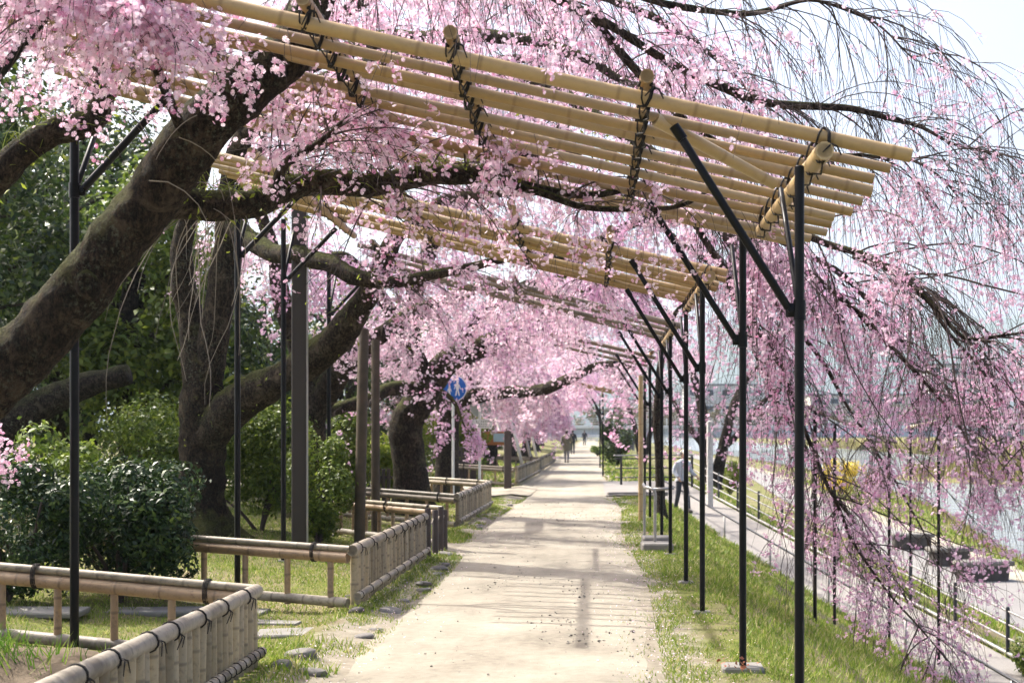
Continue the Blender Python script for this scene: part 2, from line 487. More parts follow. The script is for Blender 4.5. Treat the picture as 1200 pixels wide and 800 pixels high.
# ================================================================== THE SETTING
Z_LOW = -2.25                 # riverside promenade level
Z_WATER = -2.9
def t_ramp(y): return (44.0 - y) / 22.0
def ramp_z(y): return -2.03 * np.clip(t_ramp(y), 0, 1.2)
def ramp_l(y): return 1.25 + 3.80 * np.clip(t_ramp(y), 0, 2.2)
RAMP_W = 1.5
def river_edge(y): return np.interp(y, [-40, 20, 48, 76, 97, 118, 150, 260, 3000], [11, 12.2, 14.6, 19, 21, 22, 23, 22, 22])
def height(x, y):
    x = np.asarray(x, float); y = np.asarray(y, float)
    h = np.zeros(np.broadcast(x, y).shape)
    left = .24 * smooth(2.9, 6.0, -x) * smooth(3, 7, y)
    left = left + .15 * np.exp(-(((x + 3.9) / 1.1) ** 2 + ((y - 8.9) / 1.0) ** 2)) * (x < -2.4)
    verge = .05 * smooth(1.75, 2.05, -x) * (1 - smooth(2.1, 2.4, -x))
    h = h + left + verge
    xl, zr = ramp_l(y), ramp_z(y)
    t = np.clip(t_ramp(y), 0, 1)
    a = np.clip((x - 1.2) / np.maximum(xl - 1.2, .05), 0, 1)
    a = a * .82 + .18 * a * a * (3 - 2 * a)
    xr = xl + RAMP_W
    w = 5.3 - 2.8 * t
    b = smooth(0, 1, (x - xr) / w)
    right = np.where(x <= xl, zr * a, np.where(x <= xr, zr, zr + (Z_LOW - zr) * b))
    bump_ = .05 * noise(np.stack(np.broadcast_arrays(x, y, x * 0), -1), .8) * smooth(1.6, 2.4, x) * (1 - smooth(xl - .5, xl, x))
    h = np.where(x > 1.2, right + bump_, h)
    e = river_edge(y)
    h = np.where(x > e - 2.0, h + (-1.2) * smooth(e - 2.0, e + 1.5, x), h)
    far = smooth(63, 70, x)
    return h * (1 - far) + far * 1.0

def hz(x, y): return float(height(x, y))

def ground_hit(px, py, d0=4.0, d1=250.0):
    """first point of the terrain seen at a photo pixel"""
    d = np.geomspace(d0, d1, 6000)
    x = (px - VX) / F * d; z = EYE - (py - VY) / F * d
    k = np.argmax(z <= height(x, d))
    return x[k], d[k], hz(x[k], d[k])

xs = np.concatenate([[-3000, -1200, -500, -200, -90, -45, -28], np.arange(-18, -8, 1.0), np.arange(-8, 9.01, .17), np.arange(9.5, 26, .8), np.arange(27, 62, 5), np.arange(62, 76, 1.5), [80, 100, 150, 300, 700, 1500, 3000]])
ys = np.concatenate([[-400, -150, -60, -25, -12, -6, -3], np.arange(-1, 30, .24), np.arange(30, 60, .6), np.arange(60, 130, 2.5), np.arange(132, 300, 10), [330, 420, 600, 900, 1500, 2500, 4000]])
GX, GY = np.meshgrid(xs, ys)
GV = np.stack([GX, GY, height(GX, GY)], -1).reshape(-1, 3)
nx = len(xs)
ii = (np.arange(len(ys) - 1)[:, None] * nx + np.arange(nx - 1)[None, :]).ravel()
ground = obj('ground', fast_mesh('ground', GV, np.stack([ii, ii + 1, ii + nx + 1, ii + nx], 1)), M['ground'], kind='structure')

_wl, _wr = -1.82, .50
_d = np.maximum(_wl - GX, GX - _wr)                       # distance outside the trodden path
worn = np.clip(1.05 - np.clip(_d, 0, None) / .55, 0, 1) * (GY > -30) * (GY < 260)
worn = np.maximum(worn, np.clip(.8 - np.hypot(GX + 1.9, (GY - 19.4) * .6) / 1.0, 0, 1))
_at = ground.data.attributes.new('worn', 'FLOAT', 'POINT'); _at.data.foreach_set('value', worn.ravel().astype(np.float32))

def strip(name, left, right, ys_, z, mat, cells=10, jitter=0.0, rough=.0):
    """sheet between two edge functions of y"""
    V = []; Fc = []
    ys_ = np.asarray(ys_, float)
    L = np.array([left(q) for q in ys_]); R = np.array([right(q) for q in ys_])
    if jitter:
        L = L + jitter * noise(np.stack([ys_ * 0 + 1.3, ys_, ys_ * 0], -1), 1.1) + jitter * .6 * noise(np.stack([ys_ * 0, ys_, ys_ * 0 + 4], -1), 3.2)
        R = R + jitter * noise(np.stack([ys_ * 0 + 7.3, ys_, ys_ * 0], -1), 1.1) + jitter * .6 * noise(np.stack([ys_ * 0 + 2, ys_, ys_ * 0 + 4], -1), 3.2)
    u = np.linspace(0, 1, cells + 1)
    X = L[:, None] * (1 - u) + R[:, None] * u; Y = np.repeat(ys_[:, None], cells + 1, 1)
    Z = np.array([[z(a, b) for a, b in zip(r1, r2)] for r1, r2 in zip(X, Y)])
    if rough:
        Z = Z + rough * noise(np.stack([X, Y, X * 0], -1), 1.3) * (1 - np.abs(2 * u - 1) ** 4)
    V = np.stack([X, Y, Z], -1).reshape(-1, 3); k = cells + 1
    ii = (np.arange(len(ys_) - 1)[:, None] * k + np.arange(cells)[None, :]).ravel()
    return obj(name, fast_mesh(name, V, np.stack([ii, ii + 1, ii + k + 1, ii + k], 1)), mat, kind='structure')

py_ = np.concatenate([np.arange(-6, 30, .16), np.arange(30, 60, .5), np.arange(60, 262, 4)])
def path_l(y): return -1.78 - .10 * math.sin(y * .33) + .12 * math.exp(-((y - 9) / 2.0) ** 2) * 1.0 - .5 * math.exp(-((y - 19.3) / .7) ** 2)
def path_r(y): return .46 + .05 * math.sin(y * .45 + 1)
path = strip('path', path_l, path_r, py_, lambda x, y: .016, M['sand'], 20, .06, .009)
_co = np.empty(len(path.data.vertices) * 3, np.float32); path.data.vertices.foreach_get('co', _co); _co = _co.reshape(-1, 21, 3)
_co[:, :, 2] -= .022 * np.abs(np.linspace(-1, 1, 21)) ** 9; path.data.vertices.foreach_set('co', _co.ravel()); path.data.update()
strip('side_path', lambda y: -14, lambda y: -1.55, np.arange(34.6, 40.2, .3), lambda x, y: hz(x, y) + .03, M['sand'], 30, .04)
strip('ramp_entrance', lambda y: .30, lambda y: 1.6, np.arange(34.8, 44.6, .4), lambda x, y: .045 if x > .6 else .024, M['ramp'], 4, .02)

# ramp: a concrete slab that follows the slope
mb = MB()
yr = np.arange(44.4, 13.9, -.6)
rings = []
for y in yr:
    l = float(ramp_l(y)); z = float(ramp_z(y))
    rings.append(np.array([(l, y, z - .25), (l + RAMP_W, y, z - .25), (l + RAMP_W, y, z + .05), (l, y, z + .05)]))
obj('ramp', mb.loft(rings).mesh('ramp', False), M['ramp'], kind='structure')

# riverside promenade: grey walk with a pale sandy margin
def prom_c(y): return float(np.interp(y, [8, 20, 32, 50, 80, 115, 170, 260], [8.6, 9.1, 9.6, 10.6, 12.0, 14.2, 15.5, 15.5]))
strip('promenade', lambda y: prom_c(y) - 1.4, lambda y: prom_c(y) + .9, np.concatenate([np.arange(8, 60, .8), np.arange(60, 260, 4)]), lambda x, y: hz(x, y) + .05, M['asphalt'], 5, .05)
strip('promenade_margin', lambda y: prom_c(y) + .85, lambda y: prom_c(y) + 1.9, np.concatenate([np.arange(8, 60, .8), np.arange(60, 260, 4)]), lambda x, y: hz(x, y) + .035, M['sand'], 4, .15)

# river with a sandbar
V = np.array([(8, -40, Z_WATER), (75, -40, Z_WATER), (75, 1500, Z_WATER), (14, 1500, Z_WATER)])
obj('river', fast_mesh('river', V, [[0, 1, 2, 3]], False), M['water'], kind='structure')
mb = MB(); rings = []
for y in np.linspace(112, 156, 14):
    w = 15 * math.sin(math.pi * (y - 110) / 48) + 3
    cx = 44
    rings.append(np.array([(cx - w, y, Z_WATER - .2), (cx - w * .7, y, Z_WATER + .35), (cx, y, Z_WATER + .55), (cx + w * .7, y, Z_WATER + .35), (cx + w, y, Z_WATER - .2)]))
obj('sandbar', mb.loft(rings, False).mesh('sandbar'), M['ground'], kind='structure')

# forested hills beyond the town
def hill(name, x0, x1, y0, hmax, seed):
    n, k = 60, 10
    X = np.linspace(x0, x1, n); r = np.random.default_rng(seed)
    prof = hmax * (.55 + .45 * np.sin(np.linspace(.4, 2.8, n))) * (1 + .14 * noise(np.stack([X / 420, X * 0, X * 0 + seed], -1)))
    prof *= np.sin(np.linspace(.15, math.pi - .15, n)) ** .4
    rings = []
    for j in range(k + 1):
        u = j / k
        yy = y0 + (1 - math.cos(u * math.pi / 2)) * 900
        z = prof * math.sin(u * math.pi / 2) ** 1.1
        xx = X; z = z + 10 * noise(np.stack([X / 90, X * 0 + yy / 90, X * 0], -1)) * u
        rings.append(np.stack([xx, np.full(n, yy), z - 8], -1))
    V = np.concatenate(rings); ii = (np.arange(k)[:, None] * n + np.arange(n - 1)[None, :]).ravel()
    return obj(name, fast_mesh(name, V, np.stack([ii, ii + 1, ii + n + 1, ii + n], 1)), M['hill'], kind='structure')
hill('hills', -300, 2600, 3000, 350, 2)
hill('hills', -2500, 700, 4200, 210, 5)

# ================================================================== BAMBOO AND STEEL
def bamboo_geo(mb, p0, p1, r0, r1, spacing=.32, sides=10, seed=0, sag=0.0):
    p0 = np.asarray(p0, float); p1 = np.asarray(p1, float)
    L = np.linalg.norm(p1 - p0); r = random.Random(seed)
    ts, rs, at = [0.0], [1.0], [0.0]
    x = spacing * r.uniform(.3, .9)
    while x < L - .05:
        for dx, k, a in ((-.013, 1.0, 0.0), (-.004, 1.04, .8), (.004, 1.01, 1.0), (.016, .992, 0.0)):
            ts.append((x + dx) / L); rs.append(k); at.append(a)
        x += spacing * r.uniform(.85, 1.15)
    ts.append(1.0); rs.append(1.0); at.append(0.0)
    ts = np.array(ts); pts = p0 + (p1 - p0) * ts[:, None]
    if sag:
        pts[:, 2] -= sag * 4 * ts * (1 - ts)
    rad = (r0 + (r1 - r0) * ts) * np.array(rs)
    # sawn ends with a shallow hollow
    d = (p1 - p0) / L
    pts = np.vstack([pts[0] + d * .02, pts[0], pts, pts[-1], pts[-1] - d * .02])
    rad = np.concatenate([[r0 * .62, r0 * .8], rad, [r1 * .8, r1 * .62]])
    at = np.concatenate([[1, 0], at, [0, 1]])
    return mb.tube(pts, rad, sides, True, at)

def bamboo(name, p0, p1, r0, r1, mat, parent=None, **kw):
    mb = MB(); bamboo_geo(mb, p0, p1, r0, r1, **kw)
    return obj(name, mb.mesh(name, True, True, 50), mat, parent)

def pipe(name, p0, p1, r, mat, parent=None, sides=14):
    mb = MB(); p0 = np.asarray(p0, float); p1 = np.asarray(p1, float); d = (p1 - p0) / np.linalg.norm(p1 - p0)
    mb.tube([p0, p0 + d * .004, p1 - d * .004, p1], [r * .85, r, r, r * .85], sides)
    return obj(name, mb.mesh(name, True, False, 40), mat, parent)

def rope_wrap(mb, c, axis, ra, rb, turns=3, rr=.006, width=.03, seg=14, loose=True, seed=0):
    """rope wound round something: ra, rb half sizes across the axis"""
    r = random.Random(seed)
    axis = np.asarray(axis, float); axis /= np.linalg.norm(axis)
    up = np.array([0, 0, 1.0])
    if abs(axis[2]) > .9: up = np.array([0, 1.0, 0])
    u = np.cross(axis, up); u /= np.linalg.norm(u); v = np.cross(u, axis)
    n = turns * seg
    pts = []
    for i in range(n + 1):
        a = 2 * math.pi * i / seg
        pts.append(np.asarray(c) + u * math.cos(a) * ra + v * math.sin(a) * rb + axis * (width * (i / n - .5)))
    mb.tube(pts, rr, 4)
    if loose:
        for s in (-1, 1):
            e = pts[-1]
            q = [e, e + np.array([s * .02, -.01, -.015]) + u * .01, e + np.array([s * .045, -.015, -.05 * r.uniform(.6, 1.6)])]
            mb.tube(q, [rr, rr, rr * .6], 4)
    return mb

SL = .225      # the bamboo roof falls towards the river
def slat_z(x, z1): return z1 - SL * (x - 1.13)

def pergola(label, d0, d1, n, z1, posts, beams, xl=-3.75, xr=1.55, braces=True, lean=0.0, sides=10, rope=True, seed=1, under=(), slope=.225, tone='bamboo'):
    """posts: list of (x, y, pipe radius); beams: list of (x, near end y, far end y)"""
    global SL
    SL = slope
    r = random.Random(seed)
    t = thing('bamboo_pergola', label, 'pergola', (-1.2, (d0 + d1) / 2, 0), 0, 'bamboo pergolas over the path')
    org = np.array(t.location)
    def L(p): return np.asarray(p, float) - org
    slat_pos = []
    for i in range(n):
        y = d0 + (d1 - d0) * i / (n - 1) + r.uniform(-.03, .03)
        rr = r.uniform(.027, .034) if i else .037
        flip = r.random() < .3
        x1 = xr + r.uniform(-.06, .03) if i else xr
        dz = r.uniform(-.008, .012)
        ra, rb = (rr * 1.08, rr * .92) if not flip else (rr * .92, rr * 1.08)
        yl = y + lean + r.uniform(-.05, .05)
        bamboo('slat', L((xl, yl, slat_z(xl, z1) + dz + rr)), L((x1, y, slat_z(x1, z1) + dz + rr)), ra, rb, M[tone], t, spacing=.34, sides=sides, seed=seed * 40 + i, sag=r.uniform(-.025, .045))
        slat_pos.append((y, yl, rr))
    for k, (bx, y0, y1) in enumerate(beams):
        below = k in under or k - len(beams) in under
        rb = .044 if below else .034
        zc = slat_z(bx, z1) - rb - .002 if below else slat_z(bx, z1) + .08 + rb
        bamboo('beam', L((bx, y0, zc)), L((bx + .01, y1, zc - .01)), rb * 1.04, rb * .92, M['bamboo_pale'] if below else M['bamboo'], t, spacing=.36, sides=sides, seed=seed * 90 + k)
        if rope:
            for i, (y, yl, rr) in enumerate(slat_pos):
                if not (y0 < y < y1): continue
                mb = MB()
                u = (bx - xl) / (xr - xl); yy = yl * (1 - u) + y * u
                zm = slat_z(bx, z1) + (-.01 if below else .07)
                rope_wrap(mb, L((bx, yy, zm)), (1, .55, -.2), .055, .088, 2, .0055, .02, 10, True, i + k * 20)
                rope_wrap(mb, L((bx, yy, zm)), (1, -.65, -.2), .055, .088, 1, .0055, .02, 10, False, i + k * 20 + 7)
                if r.random() < .9:
                    a = L((bx, yy, zm - .08)); b = L((bx + r.uniform(-.03, .03), yy + (d1 - d0) / (n - 1), zm - .08))
                    mb.tube([a, (a + b) / 2 + np.array([.02, 0, -.03]), b], .005, 4)
                obj('lashing', mb.mesh('lashing'), M['rope'], t)
    for (x, y, pr) in posts:
        g = hz(x, y)
        top = slat_z(x, z1) - .10
        bx = min(beams, key=lambda b: abs(b[0] - x))[0]
        p = pipe('post', L((x, y, g - .05)), L((x, y, top)), pr, M['black_steel'], t)
        mb = MB(); zc = top - (1.25 if (x < -1 and y < 8) else .72)
        mb.tube([L((x, y, zc - .05)), L((x, y, zc + .05))], pr + .007, 14)
        s = -1 if x > -1 else 1
        mb.box(L((x + s * (pr + .02), y, zc)), (.05, .022, .07), 0, .006)
        mb.tube([L((x + s * (pr + .025), y - .02, zc)), L((x + s * (pr + .025), y + .02, zc))], .012, 8)
        obj('collar', mb.mesh('collar', True, False, 40), M['black_steel'], p)
        mb = MB(); fz = g + .01
        big = .6 if (d0 < 8 and y > 9 and x > 0) else .34
        mb.box(L((x, y + .02, fz - .02 * (1 - big))), (.46 * big, .38 * big, .09 * big + .02), r.uniform(-.1, .1), .015)
        obj('footing', mb.mesh('footing', False), M['concrete'], p)
        if braces:
            bx2 = x + s * (.92 if (x < -1 and y < 8) else .62)
            e = (bx2, y + r.uniform(-.02, .05), slat_z(bx2, z1) - .05)
            b = pipe('brace', L((x + s * (pr + .03), y, zc + .01)), L(e), pr * .86, M['black_steel'], t)
            mb = MB(); dv = np.array(e) - np.array((x, y, zc)); dv /= np.linalg.norm(dv)
            mb.tube([L(np.array(e) - dv * .07), L(np.array(e) + dv * .012)], pr * .86 + .006, 12)
            obj('end_cap', mb.mesh('end_cap', True, False, 40), M['black_steel'], b)
            # second stay running along the roof beam
            e2 = (x + s * .02, y + .55, slat_z(x, z1) - .12)
            pipe('stay', L((x, y + pr, zc + .02)), L(e2), pr * .62, M['black_steel'], t)
    return t, L

pg1, L1 = pergola('bamboo pergola over the mound of bare soil, its pale sawn pole ends against white sky', 6.95, 10.25, 11, 3.0,
        [(1.03, 7.1, .0243), (1.0, 9.5, .0243), (-3.5, 9.6, .030), (-3.55, 7.1, .030)],
        [(-2.25, 6.85, 10.4), (-1.40, 6.85, 10.4), (-.69, 6.86, 10.4), (.26, 6.85, 10.4), (1.12, 6.88, 9.55)], seed=3, under=(-1,))
# the loose diagonal pole tied under the roof
bamboo('tie_pole', L1(P(768, 140, 7.25)), L1(P(908, 216, 7.6)), .036, .03, M['bamboo_pale'], pg1, spacing=.3, seed=51)
pg2, L2 = pergola('bamboo pergola beside the orange-tan rail of the short-grass enclosure, thick mossy limb passing above it', 12.3, 15.3, 9, 2.93,
        [(.96, 12.5, .0243), (.98, 15.0, .0243), (-3.6, 14.4, .030), (-3.7, 17.0, .030)],
        [(-2.9, 12.1, 17.2), (-1.8, 12.1, 15.5), (-.7, 12.1, 15.5), (.15, 12.05, 15.5), (1.0, 12.1, 15.4)], lean=1.4, xl=-3.9, xr=1.16, seed=5, under=(-1, 0), slope=.27)
pg3, L3 = pergola('bamboo pergola whose black posts stand by the low grey pipe handrail and concrete step', 18.2, 20.9, 4, 2.9,
        [(1.0, 18.4, .0243), (1.0, 20.7, .0243), (-3.9, 21.0, .030)],
        [(-2.8, 18, 21.1), (-1.0, 18, 21.1), (1.02, 18.0, 21.1)], xl=-3.0, xr=1.12, sides=8, seed=7, under=(-1,), slope=.25, tone='fence_old')
pg4, L4 = pergola('bamboo pergola on black posts beside the tan bamboo pole on the verge', 26, 29, 3, 2.9,
        [(1.05, 26.2, .0243), (1.05, 28.8, .0243)], [(-.2, 25.8, 29.2), (1.07, 25.8, 29.2)], xl=-.8, xr=1.15, sides=8, rope=False, seed=9, tone='fence_old')
pg5, L5 = pergola('bare bamboo pergola on one row of black posts beside the round dark evergreen shrub', 49, 51.5, 4, 2.85,
        [(.35, 50.2, .03), (.30, 62, .03)], [(-.6, 48.8, 51.7), (.36, 48.8, 62.3)], xl=-.9, xr=.75, sides=8, rope=False, seed=11)

# ------------------------------------------------------------------ bamboo fences of the tree enclosures
def picket_mesh(h, r, seed):
    mb = MB(); bamboo_geo(mb, (0, 0, 0), (0, 0, h), r, r * .97, .22, 8, seed)
    return mb.mesh('picket', True, True, 50)
PICK = [picket_mesh(.47, .038, k) for k in range(5)]
POSTM = [picket_mesh(.44, .028, 30 + k) for k in range(3)]
_m = MB(); rope_wrap(_m, (0, 0, 0), (1, 0, 0), .0365, .0365, 1, .0035, .02, 10, False, 1); ROPE_SMALL = _m.mesh('lashing')
_m = MB(); rope_wrap(_m, (0, 0, 0), (1, 0, 0), .0535, .0535, 2, .0042, .018, 12, True, 2); ROPE_BIG = _m.mesh('lashing')
_m = MB(); rope_wrap(_m, (0, 0, 0), (1, 0, 0), .054, .086, 4, .0042, .04, 14, True, 4); ROPE_TALL = _m.mesh('lashing')

def fence(label, segs, tone_rail='fence_tan', tone_panel='fence_grey', sides=10, step_p=.125):
    """segs: ('panel'|'rail', (x0,y0), (x1,y1)); panel = close pickets under a thick pole, rail = open rail"""
    a0 = segs[0][1]
    t = thing('bamboo_fence', label, 'fence', (a0[0], a0[1], hz(*a0)), 0, 'low bamboo fences round the tree beds')
    org = np.array([a0[0], a0[1], hz(*a0)])
    for si, (kind, a, b) in enumerate(segs):
        za, zb = hz(*a), hz(*b)
        A = np.array([a[0], a[1], za]) - org; B = np.array([b[0], b[1], zb]) - org
        Ln = np.linalg.norm(B - A); u = (B - A) / Ln
        ang = math.atan2(u[1], u[0]); side = np.array([u[1], -u[0], 0])   # right-hand side
        up = np.array([0, 0, 1.0])
        def rp(me, s, z, nudge=0.0):
            o = obj('lashing', me, M['rope'], t, loc=A + u * s + up * z + side * nudge)
            o.rotation_euler = (random.uniform(-.3, .3) if me is not ROPE_TALL else 0, 0, ang + random.uniform(-.06, .06))
        if kind == 'panel':
            bamboo('top_rail', A - u * .05 + up * .51, B + u * .05 + up * .51, .050, .047, M[tone_panel], t, spacing=.42, sides=sides + 2, seed=si + 11)
            bamboo('bottom_rail', A - u * .03 + up * .11 + side * .045, B + u * .03 + up * .11 + side * .045, .034, .032, M[tone_panel], t, spacing=.3, sides=sides, seed=si + 17)
            n = int(Ln / step_p)
            for k in range(n):
                s = (k + .5) * Ln / n
                o = obj('picket', PICK[k % 5], M['picket'], t, loc=A + u * s + up * (.02 + random.uniform(-.01, .01)) + side * random.uniform(-.004, .004))
                o.rotation_euler = (random.uniform(-.012, .012), random.uniform(-.02, .02), random.uniform(0, 6))
                if k % (1 if sides > 8 and si == 0 and a[1] < 7 else 4) == 0: rp(ROPE_SMALL, s + .03, .11, .045)
            q = .2
            while q < Ln:
                rp(ROPE_BIG, q, .51); q += random.uniform(.32, .75)
        else:
            bamboo('top_rail', A + up * .45, B + up * .45, .05, .047, M[tone_rail], t, spacing=.36, sides=sides + 2, seed=si + 23)
            bamboo('cap_rail', A + up * .527 - u * .02, B + up * .527, .029, .027, M[tone_panel], t, spacing=.33, sides=sides, seed=si + 29)
            bamboo('bottom_rail', A + up * .055, B + up * .055, .045, .043, M[tone_panel], t, spacing=.34, sides=sides, seed=si + 31)
            n = max(2, int(Ln / .38))
            for k in range(n):
                s = (k + .4) * Ln / n
                obj('fence_post', POSTM[k % 3], M[tone_rail], t, loc=A + u * s + up * .0 + side * .002)
                rp(ROPE_SMALL, s + .012, .06)
                if k % 3 == 0: rp(ROPE_TALL, s + .16, .48)
    return t

fence('grey bamboo picket fence closing off the mound of bare brown soil',
      [('panel', (-2.25, 5.3), (-2.25, 9.45)), ('rail', (-2.28, 9.55), (-5.6, 10.15))])
fence('bamboo fence with an orange-tan rail in front of the mossy forked cherry trunk',
      [('panel', (-2.10, 12.45), (-2.05, 17.3)), ('rail', (-2.14, 12.42), (-4.6, 13.3)), ('rail', (-2.02, 19.0), (-3.9, 21.4))])
fence('weathered bamboo fence with a long rail behind the two brown wooden poles',
      [('panel', (-2.22, 23.2), (-2.1, 28.9)), ('rail', (-2.25, 23.2), (-4.4, 24.6)), ('rail', (-2.15, 29.0), (-3.9, 31.4))], 'fence_old', 'fence_grey', 8, .15)
fence('weathered bamboo fence around the bright grass below the notice board',
      [('panel', (-2.2, 40.6), (-2.0, 53)), ('rail', (-2.25, 40.5), (-4.6, 41.5))], 'fence_old', 'fence_old', 8, .17)
fence('old dark bamboo fence under the leaning wooden tree props',
      [('panel', (-2.05, 55), (-1.95, 72)), ('rail', (-2.1, 55), (-4.0, 56))], 'fence_old', 'fence_old', 6, .2)

# short dark stakes with a rope between them
for k, (x, y) in enumerate(((-2.04, 17.55), (-2.0, 18.0), (-1.98, 18.45), (-1.97, 18.85))):
    mb = MB(); g = hz(x, y)
    h = (.60, .56, .58, .52)[k]
    mb.tube([(0, 0, -.05), (0, 0, h - .02), (0, 0, h)], [.042, .04, .03], 9)
    o = obj('stake', mb.mesh('stake', True, False, 40), M['wood_dark'], loc=(x, y, g))
    tag(o, ('dark wooden stake touching the end of the picket panel', 'dark wooden stake, second of the row after the picket panel', 'dark wooden stake, third of the row after the picket panel', 'dark wooden stake tied to the corner of the tan rail')[k], 'stake', 'short dark stakes by the path')
mb = MB(); pts = []
for k in range(13):
    s = k / 12; pts.append((-2.04 + .07 * s, 17.55 + 1.3 * s, .50 - .06 * abs(math.sin(s * 3 * math.pi))))
mb.tube(pts, .009, 5)
tag(obj('rope', mb.mesh('rope'), M['twig_grey']), 'thin rope strung between the short dark stakes', 'rope')

# ================================================================== TREES
def catmull(pts, per=6):
    pts = np.asarray(pts, float); n = len(pts)
    if n < 3:
        return np.array([pts[0] + (pts[-1] - pts[0]) * t for t in np.linspace(0, 1, per + 1)])
    ext = np.vstack([2 * pts[0] - pts[1], pts, 2 * pts[-1] - pts[-2]])
    out = []
    for i in range(1, n):
        p0, p1, p2, p3 = ext[i - 1], ext[i], ext[i + 1], ext[i + 2]
        for t in np.arange(per) / per:
            out.append(.5 * ((2 * p1) + (-p0 + p2) * t + (2 * p0 - 5 * p1 + 4 * p2 - p3) * t * t + (-p0 + 3 * p1 - 3 * p2 + p3) * t ** 3))
    out.append(pts[-1])
    return np.array(out)

def limb_mesh(name, pts, rad, sides=14, rough=.10, flare=0.0, wobble=.0, per=7):
    c = catmull(np.column_stack([pts, rad]), per)
    pts, rad = c[:, :3], np.maximum(c[:, 3], .004)
    if wobble:
        s = np.linspace(0, 1, len(pts))[:, None]
        w = np.stack([noise(pts + 3.1, 1.6), noise(pts + 9.7, 1.6), noise(pts - 5.2, 1.6)], -1)
        pts = pts + w * wobble * np.minimum(1, s * 6)
    mb = MB(); mb.tube(pts, rad, sides)
    V = mb.v[0]
    ctr = np.repeat(pts, sides, 0); d = V - ctr
    rr = np.repeat(rad, sides)[:, None]
    # bark ridges and knots
    k = 1 + rough * noise(V * np.array([1, 1, .55]), 3.2 / max(.12, rad.max()) * .16)[:, None] + rough * .5 * noise(V, 7)[:, None] + rough * .28 * noise(V, 21)[:, None]
    if flare:
        base = pts[0][2]; hgt = np.clip((V[:, 2] - base) / flare, 0, 1)[:, None]
        ang = np.arctan2(d[:, 1], d[:, 0])[:, None]
        k = k * (1 + (1 - hgt) ** 2 * (.55 + .28 * np.sin(ang * 5 + 1)))
    mb.v[0] = ctr + d * k
    return mb.mesh(name), pts, rad

def unit(v): return v / (np.linalg.norm(v, axis=-1, keepdims=True) + 1e-9)

def tubes3(paths, r0, r1, sides=3):
    """paths (N,K,3) -> thin tubes, vectorised"""
    N, K, _ = paths.shape
    T = unit(np.gradient(paths, axis=1))
    ref = unit(rng.normal(size=(N, 1, 3))) + np.zeros_like(T)
    u = unit(np.cross(T, ref)); w = np.cross(T, u)
    rad = (r0[:, None] + (r1 - r0)[:, None] * np.linspace(0, 1, K)[None, :])[..., None]
    ang = np.arange(sides) * 2 * math.pi / sides
    V = np.stack([paths + (u * math.cos(a) + w * math.sin(a)) * rad for a in ang], 2)   # N,K,S,3
    base = (np.arange(N)[:, None, None] * K + np.arange(K - 1)[None, :, None]) * sides
    k = np.arange(sides)[None, None, :]; k2 = (k + 1) % sides
    Fq = np.stack([base + k, base + k2, base + sides + k2, base + sides + k], -1).reshape(-1, 4)
    return V.reshape(-1, 3), Fq

def grow(start, dirs, length, K, grav, wander, drift=None):
    """arching, weeping shoots; returns (N,K,3)"""
    N = len(start); p = start.copy(); d = unit(dirs.copy()); st = (length / (K - 1))[:, None]
    out = [p.copy()]
    wv = rng.normal(size=(N, 3)) * wander
    for k in range(K - 1):
        wv = .75 * wv + rng.normal(size=(N, 3)) * wander * .6
        g = np.array([0, 0, -1.0]) * (grav[:, None] if np.ndim(grav) else grav)
        d = unit(d + (g + wv + (drift if drift is not None else 0)) * st * 2.2)
        p = p + d * st
        out.append(p.copy())
    return np.stack(out, 1)

def petals(C, size, np_=5, quad=True):
    """five-petalled flowers at C"""
    N = len(C)
    nrm = unit(rng.normal(size=(N, 3)) + np.array([0, -.2, -.25]))
    u = unit(np.cross(nrm, rng.normal(size=(N, 3)))); w = np.cross(nrm, u)
    cup = rng.uniform(.1, .65, N)[:, None]
    s = (size * rng.uniform(.65, 1.2, N))[:, None] / 2
    ph = rng.uniform(0, 6.28, N)
    Vs = [C]
    for k in range(np_):
        a = ph + k * 2 * math.pi / np_; h = math.pi / np_ * .92
        def rim(ang, rad, lift):
            return C + (u * np.cos(ang)[:, None] + w * np.sin(ang)[:, None]) * s * rad + nrm * s * lift * cup
        if quad:
            Vs += [rim(a - h, .72, .55), rim(a, 1.05, 1.0), rim(a + h, .72, .55)]
        else:
            Vs += [rim(a - h * .85, 1.0, .8), rim(a + h * .85, 1.0, .8)]
    V = np.stack(Vs, 1); m = V.shape[1]
    b = np.arange(N)[:, None] * m
    if quad:
        Fq = np.stack([np.concatenate([b, b + 1 + 3 * k, b + 2 + 3 * k, b + 3 + 3 * k], 1) for k in range(np_)], 1).reshape(-1, 4)
    else:
        Fq = np.stack([np.concatenate([b, b + 1 + 2 * k, b + 2 + 2 * k], 1) for k in range(np_)], 1).reshape(-1, 3)
    return V.reshape(-1, 3), Fq

def leaf_quads(C, nrm, size, asp=.45, fold=.25):
    N = len(C)
    nrm = unit(nrm); u = unit(np.cross(nrm, rng.normal(size=(N, 3)))); w = np.cross(nrm, u)
    s = (size * rng.uniform(.6, 1.25, N))[:, None]
    V = np.stack([C - u * s * .5, C + w * s * asp * .5 + nrm * s * fold * .3, C + u * s * .5 - nrm * s * fold * .4, C - w * s * asp * .5 + nrm * s * fold * .3], 1)
    b = np.arange(N)[:, None] * 4
    return V.reshape(-1, 3), np.concatenate([b, b + 1, b + 2, b + 3], 1)

